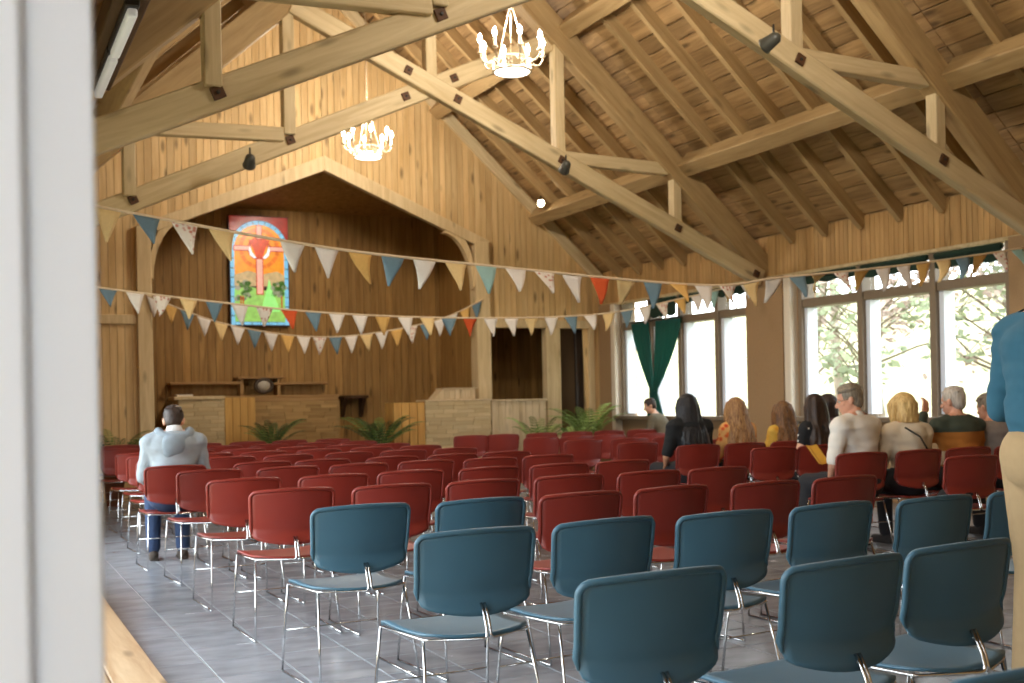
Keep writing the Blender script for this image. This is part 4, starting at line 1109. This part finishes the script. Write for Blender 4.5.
    if hstyle == 'short':
        ell(bm, T((0, -.014, .036)), (.083*s, .098*s, .092*s), rot); ell(bm, T((0, -.05, -.01)), (.068*s, .055*s, .07*s), rot)
        for k in range(30):
            a = rnd.uniform(0, 2*PI); b = rnd.uniform(.2, 1.2); p = Vector((.08*math.cos(a)*math.sin(b), -.012+.094*math.sin(a)*math.sin(b), .036+.088*math.cos(b)))
            ell(bm, T(p), (.02*s, .024*s, .012*s), rot, 2)
        me = rem(bm, .008, 2)
        me = cut(lambda p: (p.y > .045 and p.z < .062) or (p.y > -.01 and p.z < .01 and abs(p.x) > .04) or p.z < -.075, me)
    elif hstyle == 'bob':
        ell(bm, T((0, -.016, .03)), (.098*s, .112*s, .105*s), rot)
        for k in range(46):
            a = rnd.uniform(-.35, PI+.35); r = rnd.uniform(.07, .098); px_, py_ = r*math.cos(a)*1.02, -r*math.sin(a)-.005
            pts = [T((px_*.75, py_*.75, .08))]
            ph = rnd.uniform(0, 6)
            for j in range(1, 5): pts.append(T((px_*(1.08+.08*math.sin(j*1.6+ph)), py_*(1.08+.08*math.cos(j*1.7+ph)), .08-.05*j)))
            chain(bm, pts, [.018*s, .022*s, .022*s, .02*s, .012*s], 7)
        me = rem(bm, .008, 1); me = cut(lambda p: p.y > .05 and p.z < .07 and abs(p.x) < .07, me)
    elif hstyle == 'long':
        ell(bm, T((0, -.014, .032)), (.088*s, .102*s, .096*s), rot)
        for k in range(54):
            a = rnd.uniform(-.35, PI+.35); r = rnd.uniform(.065, .1); cx_, cy_ = r*math.cos(a), -r*math.sin(a)-.01
            p0_ = T((cx_*.85, cy_*.85, .07)); pts = [p0_]; ph = rnd.uniform(0, 6); Ln = rnd.uniform(.34, .5)
            for j in range(1, 7):
                v = j/6; spread = 1.05+.35*v
                wpt = T((cx_*spread, cy_*(1.0-.05*v), .07-.06*j/6)); back = J['sh']+V(cx_*s*1.35*spread, -.160-bulk*.4-.02*v+cy_*.15, 0)
                q = wpt.lerp(Vector((back.x, back.y, 0)), v*v*.8 if v < .6 else .62*v); q.z = p0_.z-(Ln+.08)*v*s
                q += V(.012*math.sin(v*9+ph), .008*math.cos(v*8+ph), 0)*v; pts.append(q)
            chain(bm, pts, [.018, .024, .026, .026, .025, .02, .008], 6)
        me = rem(bm, .0085, 1); me = cut(lambda p: p.y > .045 and p.z < .065 and abs(p.x) < .075, me)
    link('hair', me, hair, t, MW)
    if glasses:
        bm = bmesh.new()
        for e in (-1, 1):
            tube(bm, [T((e*.034+.022*math.cos(a), .1, .002+.017*math.sin(a))) for a in [k/14*2*PI for k in range(14)]], .0016, 5, True)
            tube(bm, [T((e*.056, .098, .006)), T((e*.078, .06, .008)), T((e*.082, -.012, .006))], .0017, 5)
        tube(bm, [T((-.012, .101, .006)), T((.012, .101, .006))], .0016, 5); ob('glasses', bm, M_dark, t, MW, True)
    return t, J, hm, MW
sk1, sk2, sk3 = skin('fair', (222, 172, 142)), skin('rosy', (214, 158, 130)), skin('tan', (196, 142, 108))
H_dark, H_black = hairmat('dark_brown', (30, 20, 16), (62, 42, 30)), hairmat('black', (12, 12, 16), (34, 34, 40))
H_honey, H_brown = hairmat('honey', (110, 74, 44), (196, 150, 98)), hairmat('long_brown', (70, 44, 26), (150, 106, 62))
H_blond, H_grey, H_white = hairmat('blond', (180, 136, 74), (236, 206, 140)), hairmat('grey', (92, 82, 70), (150, 136, 116)), hairmat('silver', (150, 138, 124), (206, 196, 184))
dk = cloth('dark_trousers', (36, 36, 40)); jean = cloth('jeans', (48, 66, 98)); khaki = cloth('khaki', (170, 142, 104), vary=.04)
def pattern(name, a, b, sc, lo=.28, hi=.34, c=None):
    m, t, bs = newmat('cloth_'+name); N = t.nodes.new
    tcn = N('ShaderNodeTexCoord'); v = N('ShaderNodeTexVoronoi'); v.inputs['Scale'].default_value = sc; t.links.new(tcn.outputs['Object'], v.inputs['Vector'])
    nz = N('ShaderNodeTexNoise'); nz.inputs['Scale'].default_value = sc*.7; t.links.new(tcn.outputs['Object'], nz.inputs['Vector'])
    ad = N('ShaderNodeMath'); ad.operation = 'MULTIPLY_ADD'; ad.inputs[1].default_value = .5; ad.inputs[2].default_value = -.2; t.links.new(nz.outputs['Fac'], ad.inputs[0])
    sm = N('ShaderNodeMath'); t.links.new(v.outputs['Distance'], sm.inputs[0]); t.links.new(ad.outputs[0], sm.inputs[1])
    r = N('ShaderNodeValToRGB'); r.color_ramp.elements[0].position = lo; r.color_ramp.elements[0].color = srgb(*a); r.color_ramp.elements[1].position = hi; r.color_ramp.elements[1].color = srgb(*b)
    if c: e = r.color_ramp.elements.new(.55); e.color = srgb(*c)
    t.links.new(sm.outputs[0], r.inputs[0]); t.links.new(r.outputs[0], bs.inputs['Base Color']); bs.inputs['Roughness'].default_value = .9
    return m
def stripes(name, bands):
    m, t, bs = newmat('cloth_'+name); N = t.nodes.new
    tcn = N('ShaderNodeTexCoord'); sp = N('ShaderNodeSeparateXYZ'); t.links.new(tcn.outputs['Object'], sp.inputs[0])
    r = N('ShaderNodeValToRGB'); r.color_ramp.interpolation = 'CONSTANT'
    mr = N('ShaderNodeMapRange'); mr.inputs['From Min'].default_value = .4; mr.inputs['From Max'].default_value = 1.2; t.links.new(sp.outputs['Z'], mr.inputs['Value'])
    els = r.color_ramp.elements
    for i, (z, c) in enumerate(bands):
        e = els[i] if i < 2 else els.new(.5)
        e.position = (z-.4)/.8; e.color = srgb(*c)
    t.links.new(mr.outputs[0], r.inputs[0]); t.links.new(r.outputs[0], bs.inputs['Base Color']); bs.inputs['Roughness'].default_value = .95
    return m
PG = None
# boy in grey hooded top
t, J, hm, MW = person('boy with short dark hair in a pale grey hooded top, left aisle', 1.50, 9.28, -.03, .99, lean=.05, head=(-.25, -.3), top=cloth('grey_hoodie', (158, 168, 176), vary=.05), low=jean, skn=sk1, hair=H_dark, bulk=.02, headdrop=.03, shoes=cloth('boy_shoe', (70, 60, 52)), dx=.02)
bm = bmesh.new()
n0 = J['neck']
for k in range(13):
    a = PI+k/12*PI; bm2 = .105
    p = n0+Vector((bm2*1.15*math.cos(a), .0+.1*math.sin(a), -.0-.05*abs(math.sin(a))))
    ell(bm, p, (.045, .04, .05), None, 2)
ell(bm, n0+Vector((-.02, -.12, -.10)), (.10, .045, .09), None, 3); ell(bm, n0+Vector((-.05, -.12, -.15)), (.06, .035, .06), None, 3)
link('hood', rem(bm, .01, 3), cloth('grey_hoodie_dark', (140, 152, 162), vary=.05), t, MW)
bm = bmesh.new(); cap(bm, n0+Vector((0, -.01, -.02)), n0+Vector((0, -.012, .01)), .075, .07, 14); link('collar', rem(bm, .008, 2), cloth('white_collar', (222, 222, 222)), t, MW)
# people by the windows
person('woman with straight black hair and a black top, nearest the curtain', 6.27, 9.03, .08, 1.0, True, .03, (.1, -.12), cloth('black_top', (22, 24, 26)), dk, sk3, H_black, 'long', 'short', arms='out', bulk=.045, sx=.06, drop=.02)
person('woman with long honey blond hair in an orange and red floral top', 6.83, 9.03, -.02, .97, True, .02, (0, -.1), pattern('orange_floral', (196, 52, 40), (222, 104, 48), 16, .2, .4, (236, 180, 110)), dk, sk1, H_honey, 'long', 'long', sx=.06, drop=.04)
person('woman with long wavy brown hair in a mustard yellow top', 7.38, 8.98, -.03, .94, True, .02, (-.25, -.1), pattern('mustard', (214, 152, 40), (232, 190, 84), 9, .2, .5), dk, sk2, H_brown, 'long', 'short', sx=.06, drop=.06)
person('dark haired woman in a black and white floral dress beyond the white shirted man', 6.95, 8.07, .1, .98, True, .02, (.1, -.1), pattern('black_white_floral', (230, 226, 216), (24, 24, 26), 22, .24, .28), pattern('black_white_floral_skirt', (230, 226, 216), (24, 24, 26), 22, .24, .28), sk1, H_dark, 'long', 'cap', skirt=True, sx=.12, drop=.03)
person('person with dark hair half hidden between the floral dress and the white shirt', 7.93, 9.0, .1, .97, True, .02, (.3, -.1), cloth('plum_top', (92, 66, 70)), dk, sk2, H_dark, 'bob', 'long', sx=.1, drop=.03)
t, J, hm, MW = person('grey haired man with glasses in a loose white short sleeved shirt', 6.23, 6.73, .3, 1.04, False, .05, (.55, -.2), cloth('white_shirt', (226, 220, 210), vary=.02), dk, sk2, H_grey, 'short', 'short', arms='out', glasses=True, bulk=.05, sx=.12, drop=.01)
bm = bmesh.new(); cap(bm, J['neck']+Vector((0, -.012, -.05)), J['neck']+Vector((0, -.008, -.015)), .084, .072, 16); link('collar', rem(bm, .008, 2), cloth('white_shirt', (226, 220, 210), vary=.02), t, MW)
t, J, hm, MW = person('woman with a curly blond bob and cream jumper, dark strap across her back', 6.82, 6.76, .0, .99, True, .03, (-.1, -.12), cloth('cream_jumper', (222, 208, 184), vary=.02), dk, sk1, H_blond, 'bob', 'long', bulk=.035, sx=.06, drop=.05)
bm = bmesh.new(); tube(bm, [J['shL']+Vector((.08, -.085, .05)), J['chest']+Vector((-.03, -.175, .06)), J['waist']+Vector((.09, -.17, .05)), J['waist']+Vector((.18, -.06, -.08))], .008, 6); ob('bag_strap', bm, M_dark, t, MW, True)
person('silver haired man in a sweater of green, amber and cream bands, hand raised', 7.36, 6.78, -.05, 1.02, False, .03, (.3, -.12), stripes('banded_sweater', [(.4, (176, 120, 60)), (.66, (222, 204, 174)), (.745, (222, 204, 174)), (.775, (176, 112, 46)), (.93, (62, 70, 58))]), dk, sk2, H_white, 'short', 'long', arms='raise', bulk=.03, sx=.1, drop=.03)
person('person in a grey top at the window end behind the standing man', 7.92, 6.76, -.1, .98, False, .08, (.2, -.2), cloth('grey_top', (128, 118, 112)), dk, sk2, H_grey, 'short', 'long', bulk=.02, drop=.06)
person('small person with short brown hair bending forward by the curtain', 8.95, 13.95, .6, .93, False, .16, (.5, -.3), cloth('olive_top', (112, 102, 82)), dk, sk1, H_dark, 'short', 'long', sx=.35)
# man standing
t, J, hm, MW = person('standing man in a teal blue shirt and khaki trousers at the right edge', 3.93, 3.22, -1.75, 1.07, False, .02, (0, -.1), cloth('teal_shirt', (46, 92, 112), vary=.05), khaki, sk2, H_dark, 'short', 'long', seat=False, arms='hang', bulk=.02)

# small things left on the chairs
t = empty('handbag', (6.40, 5.98, .447)); tag(t, 'black soft handbag lying on a red chair seat near the standing man', 'handbag')
bm = bmesh.new(); ell(bm, (0, 0, .075), (.17, .13, .075)); ell(bm, (.05, .03, .07), (.14, .12, .068)); me = rem(bm, .01, 3); link('bag_body', me, cloth('black_leather', (26, 24, 26)), t, WORLD[t.name])
bm = bmesh.new(); tube(bm, [(-.12, 0, .1), (-.1, -.03, .17), (0, -.05, .2), (.1, -.03, .17), (.12, 0, .1)], .009, 6); ob('handle', bm, M_dark, t, WORLD[t.name], True)
t = empty('booklet', (5.97, 7.0, .79), .3); tag(t, 'yellow paper booklet in the hand of the white shirted man', 'booklet')
for e in (-1, 1):
    bm = bmesh.new(); prism(bm, [(0, 0), (e*.075, .02), (e*.075, .022), (0, .004)], 'Y', -.09, .09); ob('page', bm, plain('yellow_paper', srgb(222, 170, 60), .8), t, WORLD[t.name] @ Matrix.Rotation(.9, 4, 'X'))

# ------------------------------------------------------------------ ferns
M_fern = [plain('fern_dark', srgb(62, 84, 40), .6, vary=.2, scale=8), plain('fern_mid', srgb(104, 128, 58), .6, vary=.2, scale=8), plain('fern_light', srgb(150, 176, 96), .6, vary=.15, scale=8)]
M_pot = plain('clay_pot', srgb(150, 92, 62), .8)
M_soil = plain('soil', srgb(50, 38, 28), .95)
def fern(x, y, z, rad, hgt, n, mat, label, seed, lf=.07):
    rnd = random.Random(seed); t = empty('potted_fern', (x, y, 0)); tag(t, label, 'fern', 'potted ferns round the chancel'); MT = Matrix.Translation((x, y, 0))
    bm = bmesh.new(); lathe(bm, [(.10, 0), (.15, z-.02), (.165, z-.02), (.165, z+.02), (.14, z+.02), (.13, z-.01)], 18); p = ob('pot', bm, M_pot, t, MT, True)
    bm = bmesh.new(); lathe(bm, [(.132, z-.012), (.002, z)], 14); ob('soil', bm, M_soil, t, MT)
    for k in range(n):
        a = k/n*2*PI+rnd.uniform(-.25, .25); L = rad*rnd.uniform(.75, 1.15); H = hgt*rnd.uniform(.6, 1.1); d = Vector((math.cos(a), math.sin(a), 0)); sd = Vector((-d.y, d.x, 0))
        P = lambda u: d*(L*u)+Vector((0, 0, z+H*math.sin(min(u*1.75, 2.3))*1.0))
        bm = bmesh.new(); tube(bm, [P(u/8) for u in range(9)], [.005]*8+[.001], 5)
        for j in range(2, 15):
            u = j/15; c = P(u); tn = (P(u+.03)-c).normalized(); l = lf*math.sin(PI*(.15+.8*u))*1.25
            for e in (-1, 1):
                tip = c+(sd*e*.9+tn*.45).normalized()*l+Vector((0, 0, -.2*l)); b = tn*l*.16
                v = [bm.verts.new(q) for q in (c, c+(tip-c)*.45+b, tip, c+(tip-c)*.45-b)]; bm.faces.new(v)
        ob('frond', bm, mat[k % len(mat)], t, MT)
fern(1.74, 15.7, .55, .62, .42, 20, M_fern[:2], 'dark fern in a pot at the far left beside the door jamb', 1)
fern(4.05, 16.6, .62, .5, .42, 20, M_fern[:2], 'green fern in front of the altar, below the stained glass', 2)
fern(5.35, 15.55, .6, .62, .45, 22, M_fern[:2], 'big dark fern beside the golden boarded end of the lectern', 3, .09)
fern(7.72, 15.2, .5, .5, .5, 16, M_fern[1:], 'sparse feathery fern in front of the limewashed screen', 4)
fern(8.78, 15.6, .6, .6, .56, 26, M_fern[1:]+M_fern[2:], 'bright pale green fern by the far window corner', 5, .09)
fern(8.25, 15.05, .5, .3, .36, 14, M_fern[1:], 'small drooping fern left of the bright corner fern', 6)

# ------------------------------------------------------------------ outside: ground, bank and trees
M_ground = plain('dry_grass', srgb(150, 142, 104), .95, vary=.25, scale=1.2)
gr = bmesh.new(); box(gr, (-30, -25, -.45), (60, 60, -.25)); structure(ob('ground', gr, M_ground), 'dry grassy ground outside the windows')
bm = bmesh.new(); nx, ny = 40, 50; g = {}
for i in range(nx):
    for j in range(ny):
        x = 17+i*.9; y = -8+j*1.2; z = -.3+min(6, max(0, (x-18))*.33)+.5*noise.noise(Vector((x*.25, y*.25, 0)))
        g[i, j] = bm.verts.new((x, y, z))
for i in range(nx-1):
    for j in range(ny-1): bm.faces.new((g[i,j], g[i+1,j], g[i+1,j+1], g[i,j+1]))
structure(ob('bank', bm, M_ground, None, None, True), 'rising bank of dry grass beyond the windows')
M_bark = plain('grey_bark', srgb(120, 108, 92), .95, vary=.25, scale=6, bump=.3)
M_leaf = [plain('leaf_green', srgb(126, 134, 96), .7, vary=.3, scale=3), plain('leaf_olive', srgb(138, 132, 104), .7, vary=.3, scale=3), plain('leaf_brown', srgb(148, 126, 108), .7, vary=.3, scale=3)]
def tree(x, y, h, r, mat, nl, label, seed, bare=False):
    rnd = random.Random(seed); z0 = -.3+max(0, (x-18))*.33
    t = empty('tree', (x, y, z0)); tag(t, label, 'tree', 'trees outside the windows'); MT = Matrix.Translation((x, y, z0))
    bm = bmesh.new(); tips = []
    lean = Vector((rnd.uniform(-.12, .12), rnd.uniform(-.12, .12), 1))
    tube(bm, [lean*(h*k/8)+Vector((.06*math.sin(k*1.3+seed), .06*math.cos(k+seed), 0)) for k in range(9)], [r*(1-.85*k/8) for k in range(9)], 8)
    ob('trunk', bm, M_bark, t, MT, True)
    bm = bmesh.new()
    for k in range(18):
        u = rnd.uniform(.22, .98); p = lean*(h*u); a = rnd.uniform(0, 2*PI); L = h*rnd.uniform(.18, .36)*(1.15-u*.6)
        d = Vector((math.cos(a), math.sin(a), rnd.uniform(.25, .9))).normalized(); q = p+d*L*.55+Vector((0, 0, .05)); e = q+(d+Vector((rnd.uniform(-.5, .5), rnd.uniform(-.5, .5), rnd.uniform(-.1, .5)))).normalized()*L*.5
        tube(bm, [p, q, e], [r*.32*(1.1-u), r*.2*(1.1-u), .008], 5); tips += [q, e, (q+e)/2]
        for m in range(3):
            s_ = q.lerp(e, rnd.random()); f = s_+Vector((rnd.uniform(-.5, .5), rnd.uniform(-.5, .5), rnd.uniform(-.2, .5)))*L*.6
            tube(bm, [s_, f], [.012, .004], 4); tips += [f, (s_+f)/2]
    tag(ob('branches', bm, M_bark, t, MT), kind='stuff')
    bm = bmesh.new()
    for k in range(nl):
        c = rnd.choice(tips)+Vector((rnd.gauss(0, .22), rnd.gauss(0, .22), rnd.gauss(0, .22))); l = rnd.uniform(.05, .13)
        u = Vector((rnd.gauss(0, 1), rnd.gauss(0, 1), rnd.gauss(0, 1))).normalized(); v = u.orthogonal().normalized()
        bm.faces.new([bm.verts.new(q) for q in (c-u*l, c+v*l*.5, c+u*l, c-v*l*.5)])
    tag(ob('leaves', bm, mat, t, MT), kind='stuff')
TL = [(13.6, 14.2, 5.5, .10, 0, 900), (14.5, 12.4, 6.5, .12, 0, 1500), (15.2, 11.0, 6, .11, 1, 1200), (16.5, 13.5, 7, .14, 2, 1200), (14.2, 9.6, 6, .09, 0, 900), (17.5, 11.8, 7, .15, 2, 1500), (18.5, 15.5, 8, .16, 1, 2000), (20, 9.5, 8, .16, 2, 1800),
      (16.0, 17.5, 7, .13, 2, 1400), (21, 13.0, 9, .18, 0, 2200), (24, 18, 9, .2, 1, 2400), (24, 11, 9, .2, 2, 2200), (17.0, 20.5, 8, .14, 1, 1600), (20.5, 23, 8, .16, 2, 1800), (26, 15, 10, .2, 0, 2400), (19, 7.0, 8, .15, 1, 1500)]
TN = ['left light of the near window', 'middle light of the near window', 'right light of the near window', 'far window']
for k, (x, y, h, r, m, nl) in enumerate(TL):
    kind = ['green leaved', 'olive leaved', 'brown leaved'][m]; sz = 'slender' if r < .12 else ('stout' if r > .17 else 'mid sized')
    tree(x, y, h, r, M_leaf[m], nl, '%s %s tree outside, %s nearest to the window wall' % (sz, kind, ORD[k] if k < 14 else ['fifteenth', 'sixteenth'][k-14]) if k else 'slender green leaved tree outside, nearest of all to the window wall', 40+k)
